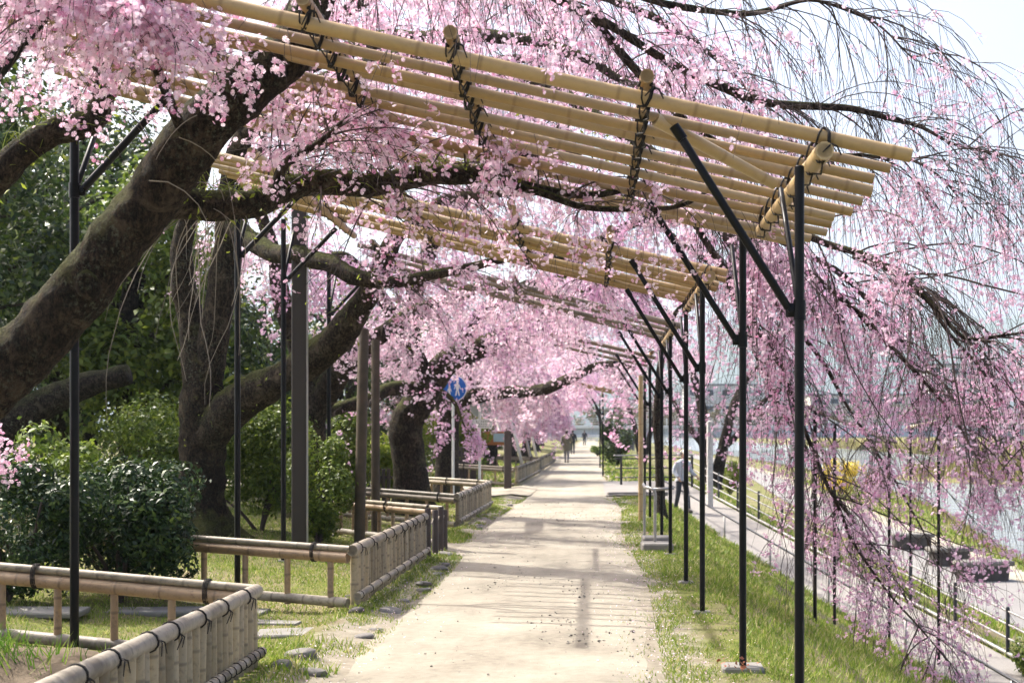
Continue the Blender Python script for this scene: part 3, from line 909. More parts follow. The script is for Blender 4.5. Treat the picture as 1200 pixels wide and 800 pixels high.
class Cherry:
    def __init__(s, label, base, bark='bark', blossom='blossom', fsize=.034, quad=True, twig_sides=3):
        s.base = np.array(base, float)
        s.t = thing('cherry_tree', label, 'tree', base, 0, 'weeping cherry trees along the path')
        s.limbs = []; s.twV = []; s.twF = []; s.nT = 0; s.fl = []; s.lv = []
        s.bark = M[bark]; s.mat = M[blossom]; s.fsize = fsize; s.quad = quad; s.ts = twig_sides
    def limb(s, pts, rad, name='branch', sides=12, flare=0.0, rough=.10, wobble=.03, per=7, mat=None):
        pts = np.array([P(*p) if len(p) == 3 else p for p in pts], float) if not isinstance(pts, np.ndarray) else pts
        me, c, r = limb_mesh(name, pts - s.base, np.asarray(rad, float), sides, rough, flare, wobble, per)
        obj(name, me, mat or s.bark, s.t)
        c = c + s.base
        s.limbs.append((c, r))
        return c, r
    def tubes(s, paths, r0, r1):
        V, Fq = tubes3(paths - s.base, r0, r1, s.ts)
        s.twV.append(V); s.twF.append(Fq + s.nT); s.nT += len(V)
    def flowers(s, paths, per_m, lo=.15, spread=.035, thr=-.35, nscale=1.1):
        N, K, _ = paths.shape
        ln = np.linalg.norm(np.diff(paths, axis=1), axis=2).sum(1)
        cnt = rng.poisson(ln * per_m)
        idx = np.repeat(np.arange(N), cnt)
        if not len(idx): return
        # blossoms sit in clusters of a few along the shoot
        f = lo + (1 - lo) * rng.uniform(0, 1, len(idx)) ** .8
        f = np.clip(np.round(f * 14) / 14 + rng.normal(0, .016, len(idx)), 0, .999)
        q = f * (K - 1); i = q.astype(int); fr = (q - i)[:, None]
        C = paths[idx, i] * (1 - fr) + paths[idx, i + 1] * fr
        keep = noise(C, nscale) + .5 * noise(C + 40, nscale * 2.7) > thr + rng.normal(0, .25, len(C))
        C = C[keep]
        # each spur carries a bunch of flowers
        B = C[::4 if s.base[1] < 22 else 5]; B = B + rng.normal(0, spread * .8, B.shape)
        m = rng.integers(3, 8, len(B)); C = np.repeat(B, m, 0)
        s.fl.append(C + rng.normal(0, s.fsize * .62, C.shape) + np.array([0, 0, -spread * .4]))
    def weep(s, limb, n, t0=0.1, t1=1.0, L=(1.0, 2.2), up=.45, side=(0, 0), grav=.55, sub=6, subL=(.35, 1.0), per_m=26, sub_pm=34, thr=-.35, wander=.18, r=.007, K=9, spread=.035, nscale=1.1, subg=1.5):
        if s.base[1] > 22: K = min(K, 7)
        c, rad = limb
        f = rng.uniform(t0, t1, n) * (len(c) - 1); i = np.minimum(f.astype(int), len(c) - 2); fr = (f - i)[:, None]
        st = c[i] * (1 - fr) + c[i + 1] * fr
        tan = unit(c[i + 1] - c[i])
        a = rng.uniform(0, 6.28, n)
        dv = np.stack([np.cos(a) + side[0], np.sin(a) + side[1], rng.uniform(-.2, 1, n) * up * 1.5], -1) + tan * .6
        paths = grow(st, dv, rng.uniform(*L, n), K, grav, wander)
        s.tubes(paths, np.full(n, r) * rng.uniform(.7, 1.3, n), np.full(n, .0018))
        s.flowers(paths, per_m, .2, spread, thr, nscale)
        if sub:
            m = n * sub
            pi = rng.integers(0, n, m); kf = rng.uniform(.15, 1, m) * (K - 2); ki = kf.astype(int)
            st2 = paths[pi, ki] + (paths[pi, ki + 1] - paths[pi, ki]) * (kf - ki)[:, None]
            d2 = unit(paths[pi, ki + 1] - paths[pi, ki]) * .8 + unit(rng.normal(size=(m, 3))) * .75
            sp = grow(st2, d2, rng.uniform(*subL, m), 4 if s.base[1] > 22 else 5, subg, wander * 1.2)
            s.tubes(sp, np.full(m, .0030) * rng.uniform(.7, 1.3, m), np.full(m, .0012))
            s.flowers(sp, sub_pm, .05, spread, thr, nscale)
        return paths
    def leaves(s, limb, n, spread=.25, size=.05):
        c, _ = limb
        i = rng.integers(0, len(c), n)
        s.lv.append((c[i] + rng.normal(0, spread, (n, 3)), size))
    def flush(s, mat):
        C = np.concatenate(s.fl); s.fl = []
        V, Fq = petals(C - s.base, s.fsize, 5, s.quad)
        obj('blossom', fast_mesh('blossom', V, Fq, False), mat, s.t, 'stuff')
    def finish(s):
        if s.twV:
            obj('twigs', fast_mesh('twigs', np.concatenate(s.twV), np.concatenate(s.twF)), M['twig'], s.t, 'stuff')
        if s.fl:
            C = np.concatenate(s.fl)
            V, Fq = petals(C - s.base, s.fsize, 5, s.quad)
            obj('blossom', fast_mesh('blossom', V, Fq, False), s.mat, s.t, 'stuff')
            s.count = len(C)
        if s.lv:
            C = np.concatenate([a for a, _ in s.lv]); sz = np.concatenate([np.full(len(a), b) for a, b in s.lv])
            V, Fq = leaf_quads(C - s.base, rng.normal(size=C.shape), sz, .4)
            obj('young_leaves', fast_mesh('young_leaves', V, Fq, False), M['young_leaf'], s.t, 'stuff')

# ---------------------------------------------------------------- tree A: the great leaning trunk by the soil mound
A = Cherry('huge leaning cherry with a knotted mossy trunk pushing up through the bamboo pergola', (-5.35, 8.3, hz(-5.35, 8.3)), blossom='blossom', fsize=.031, quad=False)
bx, by, bz = A.base
trunkA = A.limb(np.array([(bx, by, bz - .1), P(-270, 668, 8.2), P(-130, 550, 8.1), P(0, 438, 8.05), P(92, 345, 8), P(165, 252, 8), P(238, 155, 8), P(298, 92, 8.02), P(345, 48, 8.1), P(378, -20, 8.3)]),
                [.36, .26, .205, .178, .165, .160, .156, .15, .138, .115], 'trunk', 44, .7, .10, .02, 16, M['bark_trunk'])
knot = MB()
kc = P(100, 332, 8 - .15) - A.base
knot.ellipsoid(kc + np.array([0, .03, 0]), (.075, .06, .10), 16, 12)
_v = knot.v[0]; _d = _v - kc; _rr = np.hypot(_d[:, 0], _d[:, 2] * .8)
knot.v[0] = _v + np.stack([.012 * noise(_v, 9), .05 * np.exp(-(_rr / .028) ** 2) * (_d[:, 1] < .02) + .01 * noise(_v + 3, 9), .012 * noise(_v + 7, 9)], -1)
obj('knot', knot.mesh('knot'), M['bark_trunk'], A.t)
aup = A.limb([(350, 35, 8.15), (390, -35, 8.5), (470, -65, 9), (580, -45, 9.8), (680, 10, 10.5), (780, 72, 11), (870, 113, 11.3), (960, 128, 11.5), (1040, 136, 11.8), (1110, 165, 12), (1165, 185, 12.2)],
             [.13, .10, .07, .048, .036, .034, .034, .030, .022, .013, .006], sides=10)
aup2 = A.limb([(580, -45, 9.8), (700, -20, 10.3), (800, 8, 10.8), (870, 14, 11), (960, 5, 11.3), (1020, 25, 11.6), (1075, 75, 12)], [.036, .032, .030, .024, .015, .010, .005], sides=8)
aup3 = A.limb([(690, 15, 10.6), (760, 100, 11), (830, 160, 11.4), (930, 190, 11.6), (1020, 180, 11.8), (1090, 200, 12), (1140, 260, 12.2)], [.032, .03, .026, .022, .016, .010, .005], sides=8)
aleft = A.limb([(-100, 525, 8.1), (-95, 400, 8.5), (-50, 265, 8.7), (5, 195, 8.7), (60, 158, 8.7), (110, 140, 8.8), (120, 90, 8.9), (100, 30, 9), (130, -40, 9.1)], [.13, .12, .105, .095, .088, .08, .062, .055, .045], sides=12)
amid = A.limb([(165, 235, 8.15), (205, 238, 8.4), (250, 243, 8.6), (310, 235, 8.8), (360, 216, 9), (430, 216, 9.15), (500, 214, 9.3), (560, 203, 9.4), (600, 188, 9.5), (650, 180, 9.6), (725, 180, 9.8)],
              [.115, .10, .092, .085, .08, .078, .072, .06, .045, .03, .016], sides=14)
am2 = A.limb([(570, 205, 9.4), (640, 222, 9.5), (720, 228, 9.6), (770, 214, 9.7), (800, 212, 9.8)], [.035, .028, .022, .018, .008], sides=7)
am3 = A.limb([(580, 210, 9.4), (640, 228, 9.4), (690, 244, 9.4), (745, 252, 9.4), (800, 238, 9.4), (850, 205, 9.4)], [.03, .026, .022, .018, .014, .006], sides=7)
am4 = A.limb([(330, 232, 8.8), (340, 190, 8.7), (372, 165, 8.6), (400, 140, 8.5)], [.045, .03, .02, .008], sides=7)
afr = A.limb([(215, 155, 7.85), (185, 90, 7.5), (150, 30, 7.2), (80, -5, 7.0), (10, -30, 6.9)], [.03, .026, .022, .016, .008], sides=8)
A.weep(afr, 60, .25, 1, (.3, .75), .6, (0, -.2), .5, 6, (.2, .5), 58, 66, -.4)
alow = A.limb([(-85, 510, 8.15), (-95, 500, 8.8), (-70, 510, 9.2), (-40, 530, 9.4)], [.03, .025, .018, .008], sides=7)
A.weep(alow, 12, .2, 1, (.2, .5), .6, (.1, 0), .6, 5, (.15, .35), 44, 50, -.4)
A.weep(amid, 28, .3, .8, (.7, 1.3), 2.2, (.2, -.4), .35, 6, (.2, .6), 40, 44, -.3)
A.weep(aleft, 16, .55, 1, (.4, 1.0), .6, (.3, 0), .5, 6, (.3, .7), 40, 46, -.2)
A.weep(amid, 26, .35, .9, (.5, 1.1), 1.4, (.1, -.2), .55, 6, (.2, .6), 42, 46, -.30)
A.weep(am4, 14, .2, 1, (.4, .9), 1.0, (.2, -.2), .4, 5, (.2, .5), 44, 46, -.3)
A.weep(am2, 14, .1, 1, (.5, 1.0), .8, (.1, 0), .6, 5, (.3, .7), 36, 40, -.2)
A.weep(am3, 12, .1, 1, (.4, .8), .8, (.1, 0), .6, 5, (.2, .6), 34, 38, -.1)
A.weep(aup, 46, .12, .55, (.8, 1.8), .9, (.2, .3), .5, 8, (.4, 1.1), 34, 38, -.4)
A.weep(aup, 50, .45, 1, (.7, 1.9), .5, (.7, .1), .5, 7, (.3, 1.0), 9, 10, .1)
A.weep(aup2, 38, .1, 1, (.7, 1.8), .4, (.6, .1), .55, 7, (.4, 1.1), 7, 8, .15)
A.weep(aup3, 40, .2, 1, (.7, 1.6), .5, (.5, .1), .55, 7, (.4, 1.0), 20, 24, -.05)
atop = A.limb([(378, -20, 8.3), (420, -80, 7.7), (540, -110, 7.0), (680, -95, 6.7), (800, -60, 6.6)], [.06, .05, .035, .02, .008], sides=7)
A.weep(atop, 26, .15, 1, (.5, 1.0), .3, (0, -.1), 1.2, 3, (.2, .6), 5, 7, .1, r=.004)
A.weep(atop, 22, .2, .62, (.5, 1.1), .3, (-.1, .1), 1.0, 5, (.2, .55), 34, 38, -.2, r=.004)
A.leaves(amid, 260, .12, .05); A.leaves(aleft, 90, .2, .05)
A.finish()
# moss tufts hanging from the mossy limbs
def moss(tree, limb, n, t0, t1):
    c, r = limb
    f = rng.uniform(t0, t1, n) * (len(c) - 1); i = np.minimum(f.astype(int), len(c) - 2)
    st = c[i] + rng.normal(0, 1, (n, 3)) * r[i][:, None] * .45 + np.array([0, 0, .7]) * r[i][:, None]
    pa = grow(st, rng.normal(size=(n, 3)) * .5 + np.array([0, 0, .5]), rng.uniform(.05, .22, n), 5, 2.5, .5)
    V, Fq = tubes3(pa - tree.base, np.full(n, .004), np.full(n, .001))
    obj('moss', fast_mesh('moss', V, Fq), M['young_leaf'], tree.t, 'stuff')
moss(A, amid, 420, .05, .75); moss(A, aleft, 160, .3, .8)

# dry grey twigs dangling from the underside of tree A
n = 26
c = amid[0]; i = rng.integers(4, 20, n)
pa = grow(c[i], np.stack([rng.uniform(-.9, .5, n), rng.normal(0, .3, n), rng.uniform(-.6, .15, n)], -1), rng.uniform(.5, 1.5, n), 12, 1.3, .8)
V, Fq = tubes3(pa - A.base, np.full(n, .0040), np.full(n, .0015))
obj('dry_twigs', fast_mesh('dry_twigs', V, Fq), M['twig_grey'], A.t, 'stuff')
n = 5
c = trunkA[0]; i = rng.integers(85, len(c) - 18, n)
pa = grow(c[i] + np.array([0, -.2, 0]), np.stack([rng.uniform(-.3, .9, n), rng.uniform(-.6, 0, n), rng.uniform(-.2, .6, n)], -1), rng.uniform(.4, 1.0, n), 10, 1.2, .9)
V, Fq = tubes3(pa - A.base, np.full(n, .0038), np.full(n, .0013))
obj('dry_twigs', fast_mesh('dry_twigs', V, Fq), M['twig_grey'], A.t, 'stuff')

# ---------------------------------------------------------------- tree B: forked trunk inside the second enclosure
gb = hz(-5.35, 19.3)
B = Cherry('big cherry with a forked trunk and a thick curved limb above the hedge', (-5.35, 19.3, gb), blossom='blossom', fsize=.037, quad=False)
tb = B.limb(np.array([(-5.35, 19.3, gb - .1), P(233, 590, 19.3), P(237, 540, 19.3), P(240, 490, 19.3), P(238, 440, 19.3), P(226, 385, 19.3), P(214, 335, 19.3), P(212, 290, 19.3), P(222, 250, 19.3), P(240, 190, 19), P(250, 120, 19)]),
            [.46, .35, .325, .31, .255, .18, .155, .145, .13, .11, .08], 'trunk', 28, .7, .12, .03, 12, M['bark_trunk'])
b2 = B.limb([(240, 440, 19.25), (250, 390, 19.2), (259, 335, 19.1), (265, 280, 19), (272, 225, 18.8), (285, 160, 18.5), (330, 100, 18), (420, 55, 17), (540, 40, 16.2), (660, 60, 15.6), (760, 110, 15.2)],
            [.24, .21, .19, .175, .16, .14, .12, .10, .08, .06, .03], sides=14)
b3 = B.limb([(238, 520, 19.25), (265, 482, 19.1), (300, 460, 18.9), (340, 438, 18.6), (385, 405, 18.2), (420, 362, 17.8), (443, 320, 17.5), (462, 280, 17.3), (500, 248, 17), (560, 225, 16.6), (640, 230, 16.2)],
            [.24, .265, .25, .23, .205, .17, .135, .11, .08, .055, .03], sides=16)
b4 = B.limb([(268, 262, 19), (310, 292, 18.2), (350, 300, 17.6), (390, 312, 17.2), (425, 326, 17), (470, 330, 16.8), (540, 315, 16.4), (640, 300, 16.2), (700, 330, 16)], [.15, .13, .115, .11, .095, .07, .055, .035, .015], sides=12)
b5 = B.limb([(285, 160, 18.5), (380, 95, 17), (500, 62, 15.6), (640, 100, 14.6), (760, 178, 13.9), (860, 235, 13.5), (950, 278, 13.2), (1030, 308, 13), (1090, 355, 12.8), (1140, 400, 12.7), (1215, 388, 12.6)],
            [.11, .09, .075, .062, .05, .042, .036, .03, .024, .018, .008], sides=10)
b6 = B.limb([(800, 205, 13.7), (880, 285, 13.8), (960, 332, 14), (1030, 392, 14.2), (1100, 468, 14.5), (1165, 560, 14.7)], [.05, .042, .034, .026, .018, .006], sides=8)
b7 = B.limb([(780, 200, 13.9), (850, 325, 14.5), (915, 430, 15), (952, 530, 15.2), (1000, 630, 15.3), (1060, 715, 15.2), (1112, 775, 15.1)], [.036, .032, .026, .021, .016, .011, .005], sides=8)
b8 = B.limb([(760, 180, 14), (880, 262, 15), (980, 322, 16), (1070, 410, 16.8), (1140, 490, 17), (1205, 560, 17.2)], [.045, .04, .03, .022, .015, .006], sides=8)
b9 = B.limb([(850, 325, 14.6), (900, 440, 15.6), (940, 515, 16.2), (985, 590, 16.8), (1030, 650, 17), (1062, 705, 17)], [.035, .03, .024, .018, .012, .005], sides=7)
b10 = B.limb([(820, 240, 14.5), (890, 330, 16), (960, 420, 17), (1010, 500, 17.6), (1065, 590, 18), (1100, 660, 18)], [.04, .034, .026, .02, .013, .005], sides=7)
b11 = B.limb([(1000, 300, 13.1), (1070, 330, 13.4), (1120, 400, 13.8), (1175, 470, 14), (1215, 560, 14.2)], [.03, .025, .018, .012, .005], sides=7)
B.weep(b2, 30, .42, 1, (.9, 2.0), .7, (.2, 0), .5, 7, (.4, 1.1), 30, 34, -.25)
B.weep(b3, 26, .7, 1, (.6, 1.3), 1.0, (.3, -.2), .5, 7, (.3, .7), 32, 36, -.25)
B.weep(b4, 34, .4, 1, (.5, 1.2), .8, (.2, 0), .55, 7, (.3, .7), 32, 36, -.25)
B.weep(b5, 30, .15, .5, (.9, 2.0), .5, (.2, .1), .5, 7, (.4, 1.1), 30, 34, -.3)
B.weep(b5, 52, .42, .98, (.8, 2.0), .4, (.4, 0), .55, 8, (.4, 1.1), 20, 22, -.15)
B.flush(M['blossom'])
for lb, n, d in ((b6, 34, 24), (b7, 30, 18), (b8, 34, 24), (b9, 24, 18), (b10, 34, 22), (b11, 20, 18)):
    B.weep(lb, int(n * 1.2), .05, .98, (.7, 1.7), .25, (.3, 0), .6, 10, (.35, .95), d * 1.0, d * 1.0, -.12, spread=.045, r=.008)
B.weep(b5, 10, .4, .8, (2.2, 4.2), .7, (.9, .2), .24, 16, (.5, 1.3), 9, 12, 0, r=.011, K=16, spread=.045, wander=.3)
B.weep(b8, 14, .05, .7, (2.0, 3.4), .5, (.8, .1), .28, 14, (.5, 1.3), 9, 12, 0, r=.011, K=16, spread=.045, wander=.3)
B.weep(b7, 12, .05, .7, (1.8, 3.2), .4, (.5, 0), .4, 12, (.4, 1.1), 9, 11, 0, r=.010, K=14, spread=.045, wander=.3)
B.flush(M['blossom_deep'])
b12 = B.limb([(285, 160, 18.5), (350, 60, 18.5), (450, -10, 18.3), (580, -30, 18), (700, -5, 17.6), (800, 40, 17.2), (890, 110, 17)], [.11, .10, .09, .075, .06, .04, .015], sides=9)
b13 = B.limb([(330, 100, 18.2), (450, 90, 19.5), (600, 70, 20.5), (740, 90, 21), (850, 140, 21.4), (930, 220, 21.6)], [.09, .08, .065, .05, .035, .012], sides=9)
B.weep(b12, 80, .15, 1, (.8, 2.0), .8, (.1, 0), .5, 7, (.4, 1.1), 28, 32, -.35)
B.weep(b13, 84, .1, 1, (.8, 2.0), .8, (.1, 0), .5, 7, (.4, 1.1), 28, 32, -.45)
B.leaves(b3, 160, .3, .06); B.leaves(b4, 140, .25, .06)
B.finish()
moss(B, b3, 240, .02, .5)

# ---------------------------------------------------------------- trees C, D: further enclosures
C_ = Cherry('dark cherry trunk behind the two brown wooden poles, long limb rising over the path', (-3.42, 27.0, hz(-3.42, 27)), blossom='blossom_lilac', fsize=.054, quad=False)
tc = C_.limb(np.array([(-3.42, 27.0, hz(-3.42, 27) - .1), P(480, 545, 27), P(478, 500, 27), P(492, 470, 27), P(505, 445, 27), P(530, 420, 26.6), P(575, 400, 26), P(620, 372, 25.4), P(690, 342, 24.5), P(760, 335, 24)]),
             [.42, .34, .32, .29, .27, .23, .19, .14, .09, .03], 'trunk', 16, .6)
c2 = C_.limb([(498, 458, 26.9), (465, 454, 26.3), (430, 466, 25.6), (395, 480, 25.2), (350, 492, 25)], [.16, .14, .13, .12, .10], sides=12)
c3 = C_.limb([(500, 450, 27), (480, 390, 26.5), (500, 300, 25.5), (560, 220, 24.5), (650, 200, 23.6), (740, 240, 23), (830, 310, 22.6)], [.22, .18, .15, .12, .09, .06, .02], sides=12)
c4 = C_.limb([(620, 372, 25.4), (680, 300, 24.6), (760, 260, 24), (850, 270, 23.5), (930, 330, 23), (980, 420, 22.8)], [.10, .09, .075, .06, .04, .012], sides=10)
c5 = C_.limb([(480, 390, 26.5), (430, 330, 25), (400, 300, 24), (350, 320, 23)], [.15, .12, .09, .04], sides=10)
c6 = C_.limb([(505, 450, 27), (530, 470, 26.2), (545, 500, 25.6)], [.06, .04, .015], sides=8)
for lb, n, t0 in ((tc, 60, .6), (c3, 66, .25), (c4, 56, .1), (c5, 34, .2)):
    C_.weep(lb, n, t0, 1, (.6, 1.5), .9, (.1, -.1), .55, 7, (.3, .8), 26, 32, -.45, spread=.05)
C_.weep(c2, 9, .05, .9, (.6, 1.4), .5, (.1, -.2), .7, 5, (.4, .9), 22, 28, -.3, spread=.05)
C_.weep(c6, 10, .3, 1, (.3, .8), .3, (.2, -.3), .9, 5, (.3, .8), 30, 34, -.6, spread=.05)
C_.finish()

C2 = Cherry('mossy cherry trunk half hidden by the tall brown steel post', (-4.7, 23.6, hz(-4.7, 23.6)), blossom='blossom_pale', fsize=.05, quad=False)
t2 = C2.limb(np.array([(-4.7, 23.6, hz(-4.7, 23.6) - .1), P(366, 560, 23.6), P(366, 500, 23.6), P(380, 455, 23.4), P(410, 425, 23), P(440, 398, 22.6), P(500, 360, 22), P(580, 335, 21.4), P(660, 345, 21)]),
             [.34, .27, .25, .22, .2, .16, .12, .07, .03], 'trunk', 14, .6)
c22 = C2.limb([(372, 470, 23.5), (340, 380, 23.5), (320, 300, 23.4), (300, 220, 23), (310, 150, 22.5)], [.2, .17, .13, .09, .05], sides=10)
C2.weep(t2, 36, .6, 1, (.6, 1.3), .6, (.1, 0), .6, 7, (.4, 1.1), 24, 28, -.45, spread=.05)
C2.weep(c22, 34, .3, 1, (.8, 2.0), .3, (-.2, 0), .7, 7, (.4, 1.2), 20, 24, -.35, spread=.05)
C2.finish()

D = Cherry('cherry with a slender bare limb reaching over the path behind the blue round sign', (-3.6, 35.0, hz(-3.6, 35)), 'bark_far', 'blossom_pale', .07, False)
td = D.limb(np.array([(-3.6, 35, hz(-3.6, 35) - .1), P(524, 540, 35), P(528, 490, 35), P(535, 470, 34.6), P(560, 463, 34), P(600, 460, 33), P(640, 456, 32), P(675, 440, 31.4), P(710, 428, 31), P(750, 432, 30.6)]),
            [.36, .3, .26, .22, .17, .145, .13, .11, .08, .03], 'trunk', 14, .6)
d2 = D.limb([(528, 485, 35), (535, 420, 34.6), (570, 360, 34), (640, 330, 33), (720, 340, 32.4), (790, 390, 32)], [.24, .2, .16, .12, .08, .03], sides=10)
d3 = D.limb([(535, 430, 34.6), (600, 400, 35.5), (660, 380, 36.5), (730, 380, 37.5), (800, 420, 38.5)], [.16, .13, .1, .07, .03], sides=10)
d4 = D.limb([(528, 490, 35), (490, 420, 35.5), (460, 380, 36), (430, 400, 36)], [.2, .15, .1, .03], sides=8)
d5 = D.limb([(560, 463, 34), (550, 440, 33.3), (532, 430, 33.0), (515, 438, 32.8)], [.05, .035, .02, .008], sides=7)
D.weep(d5, 12, .3, 1, (.2, .55), .5, (0, -.2), .8, 4, (.15, .4), 18, 20, -.4, spread=.06)
for lb, n, t0 in ((td, 40, .45), (d2, 70, .2), (d3, 70, .1), (d4, 34, .2)):
    D.weep(lb, int(n * 1.2), t0, 1, (.6, 1.4), .9, (0, 0), .5, 7, (.3, .8), 18, 20, -.6, spread=.07, r=.010)
D.finish()

# the row continues: smaller and smaller in the distance
row = [(45.5, -4.3, 'blossom_pale', 'weeping cherry with pale blossom hanging behind the wooden notice board'),
       (56, -4.1, 'blossom', 'weeping cherry propped up by pale leaning poles'),
       (69, -4.0, 'blossom_lilac', 'weeping cherry whose lilac-pink curtain hangs beside the woman in the khaki coat'),
       (86, -4.1, 'blossom_lilac', 'weeping cherry just past the woman in the khaki coat, its curtain reaching the fence'),
       (108, -4.4, 'blossom_deep', 'weeping cherry beyond the person in black'),
       (140, -5.2, 'blossom', 'last hazy pink cherry before the bridge')]
for k, (y, x, mt, lab) in enumerate(row):
    g = hz(x, y); b = np.array([x, y, g])
    T = Cherry(lab, b, 'bark_far', mt, .095 + .0012 * (y - 45), False)
    r_ = np.random.default_rng(50 + k)
    tr = T.limb(np.array([b + (0, 0, -.1), b + (.1, 0, .8), b + (.05, 0, 1.6), b + (.3, .1, 2.4)]), [.36, .27, .24, .2], 'trunk', 10, .5)
    for q in range(7):
        a = q * .9 + r_.uniform(-.3, .3); ca, sa = math.cos(a), math.sin(a); R_ = r_.uniform(1.7, 2.6) if ca < .25 else r_.uniform(1.0, 1.5); zt = r_.uniform(3.6, 5.0)
        top = tr[0][-1]
        lb = T.limb(np.array([top, top + (ca * R_ * .35, sa * R_ * .35, (zt - 2.4) * .7), top + (ca * R_ * .8, sa * R_ * .8, zt - 2.4), top + (ca * R_ * 1.25, sa * R_ * 1.25, zt - 3.0)]), [.14, .11, .07, .02], 'branch', 7)
        T.weep(lb, 34, .2, 1, (1.2, 2.9), .4, (ca * .5, sa * .5), .6, 4, (.6, 1.6), 7, 9, -.8, spread=.09, r=.012, K=9)
    for q in (-.5, .1, .6):
        top = tr[0][-1]; ca, sa = math.cos(q), math.sin(q)
        lb = T.limb(np.array([top, top + (ca * 1.0, sa * 1.0, 1.9), top + (ca * 2.6, sa * 2.6, 2.6), top + (ca * 4.0, sa * 4.0, 2.0)]), [.13, .10, .06, .02], 'branch', 7)
        T.weep(lb, 30, .2, 1, (.7, 1.8), .6, (ca * .3, sa * .3), .5, 4, (.3, 1.0), 9, 10, -.6, spread=.09, r=.012, K=9)
    T.finish()

# ================================================================== OTHER PLANTS
def cloud(center, radii, n_lumps, n_leaf, seed, lump=.42, inner=.25, flat_bottom=False):
    """leaf points and outward normals for a lumpy crown"""
    r = np.random.default_rng(seed)
    c = np.asarray(center, float); R = np.asarray(radii, float)
    q = r.normal(size=(n_lumps, 3)); q /= np.linalg.norm(q, axis=1)[:, None]
    lc = q * (r.uniform(.35, 1, (n_lumps, 1)) ** .5) * (1 - lump * .7)
    lr = r.uniform(.6, 1.15, n_lumps) * lump
    k = r.integers(0, n_lumps, n_leaf)
    d = r.normal(size=(n_leaf, 3)); d /= np.linalg.norm(d, axis=1)[:, None]
    rad = np.where(r.random(n_leaf) < inner, r.uniform(.3, .9, n_leaf), r.uniform(.82, 1.08, n_leaf))
    rad = rad + (r.random(n_leaf) < .07) * r.uniform(0, .35, n_leaf)
    p = lc[k] + d * (lr[k] * rad)[:, None]
    Pp = c + p * R
    if flat_bottom:
        m = Pp[:, 2] > c[2] - R[2] * .92; Pp, d = Pp[m], d[m]
    return Pp, unit(d + np.array([0, 0, .35]) + r.normal(size=d.shape) * .55)

def stems(base, targets, r0, sides=6, mid=.25, seed=0):
    mb = MB(); r = np.random.default_rng(seed)
    for tgt in targets:
        m = (np.asarray(tgt) * .5) + r.normal(0, mid, 3) * np.array([1, 1, .3])
        m[2] = tgt[2] * .55
        c = catmull(np.array([(0, 0, -.08), m * .5, m, tgt]), 4)
        mb.tube(c, np.linspace(r0, r0 * .25, len(c)), sides)
    return mb.mesh('stems')

def shrub(name, label, cat, base, radii, n_leaf, mat, size, seed, lumps=16, cz=None, group=None, stem_r=.03, asp=.45, lump=.42, nst=6):
    t = thing(name, label, cat, base, 0, group)
    cz = radii[2] if cz is None else cz
    Pp, nn = cloud((0, 0, cz), radii, lumps, n_leaf, seed, lump)
    Pp[:, 2] = np.maximum(Pp[:, 2], .03)
    V, Fq = leaf_quads(Pp, nn, size, asp)
    obj('foliage', fast_mesh('foliage', V, Fq, False), mat, t, 'stuff')
    r = np.random.default_rng(seed + 1)
    tg = [(r.uniform(-.6, .6) * radii[0], r.uniform(-.6, .6) * radii[1], cz + r.uniform(-.1, .5) * radii[2]) for _ in range(nst)]
    obj('stems', stems(None, tg, stem_r, 6, .1 * radii[0], seed), M['twig'] if stem_r < .05 else M['bark_far'], t)
    return t

def at_ground(px, d):
    x = (px - VX) / F * d
    return (x, d, hz(x, d))

SH = 'dark evergreen shrubs behind the fence'
shrub('camellia_shrub', 'rounded dark glossy evergreen shrub behind the soil mound, right of the black post', 'shrub', at_ground(140, 12.6), (.92, .75, .76), 17000, M['leaf_camellia'], .064, 11, 34, .70, SH, .03, .42, .30)
shrub('camellia_shrub', 'dull dark evergreen shrub with a few pink petals caught on top', 'shrub', at_ground(5, 11.9), (.66, .65, .66), 10000, M['leaf_camellia'], .058, 12, 26, .62, SH, .03, .42, .30)
shrub('camellia_shrub', 'light green leafy shrub squeezed between the two dark evergreen shrubs', 'shrub', at_ground(75, 13.4), (.5, .5, .75), 4500, M['leaf_hedge'], .085, 13, 12, .75, SH)
shrub('hedge_bush', 'tall yellow-green clipped bush between the black posts and the forked trunk', 'bush', at_ground(305, 20.6), (1.0, .7, 1.05), 13000, M['leaf_hedge'], .075, 14, 24, 1.0, 'green bushes behind the trees')
shrub('hedge_bush', 'green bush at the foot of the brown steel post', 'bush', at_ground(372, 19.6), (.55, .55, .8), 8000, M['leaf_hedge'], .065, 15, 14, .8, 'green bushes behind the trees')
shrub('hedge_bush', 'low green bush to the left of the forked cherry trunk', 'bush', at_ground(165, 21.5), (1.15, .8, .95), 9000, M['leaf_hedge'], .08, 16, 20, .9, 'green bushes behind the trees')
shrub('hedge_bush', 'bright yellow-green bush behind the second brown pole', 'bush', at_ground(455, 30), (.75, .6, .8), 5000, M['leaf_bright'], .09, 17, 14, .85, 'green bushes behind the trees')
shrub('hedge_bush', 'bright yellow-green bush near the white sign pole', 'bush', at_ground(520, 43), (1.6, .8, 1.1), 5000, M['leaf_bright'], .12, 18, 14, 1.25, 'green bushes behind the trees')
shrub('hedge_bush', 'dark green bush below the long mossy limb beside the two brown poles', 'bush', at_ground(400, 27), (.9, .7, 1.0), 7000, M['leaf_hedge'], .09, 19, 16, 1.0, 'green bushes behind the trees')
shrub('round_shrub', 'round dark evergreen shrub beside the far black pergola post', 'shrub', at_ground(724, 66), (1.0, 1.0, 1.15), 3500, M['leaf_dark'], .16, 20, 12, 1.25, None, .05)
shrub('clipped_shrub', 'small low green shrub on the verge near the far end', 'shrub', at_ground(700, 92), (.6, .6, .4), 900, M['leaf_hedge'], .16, 21, 8, .4)
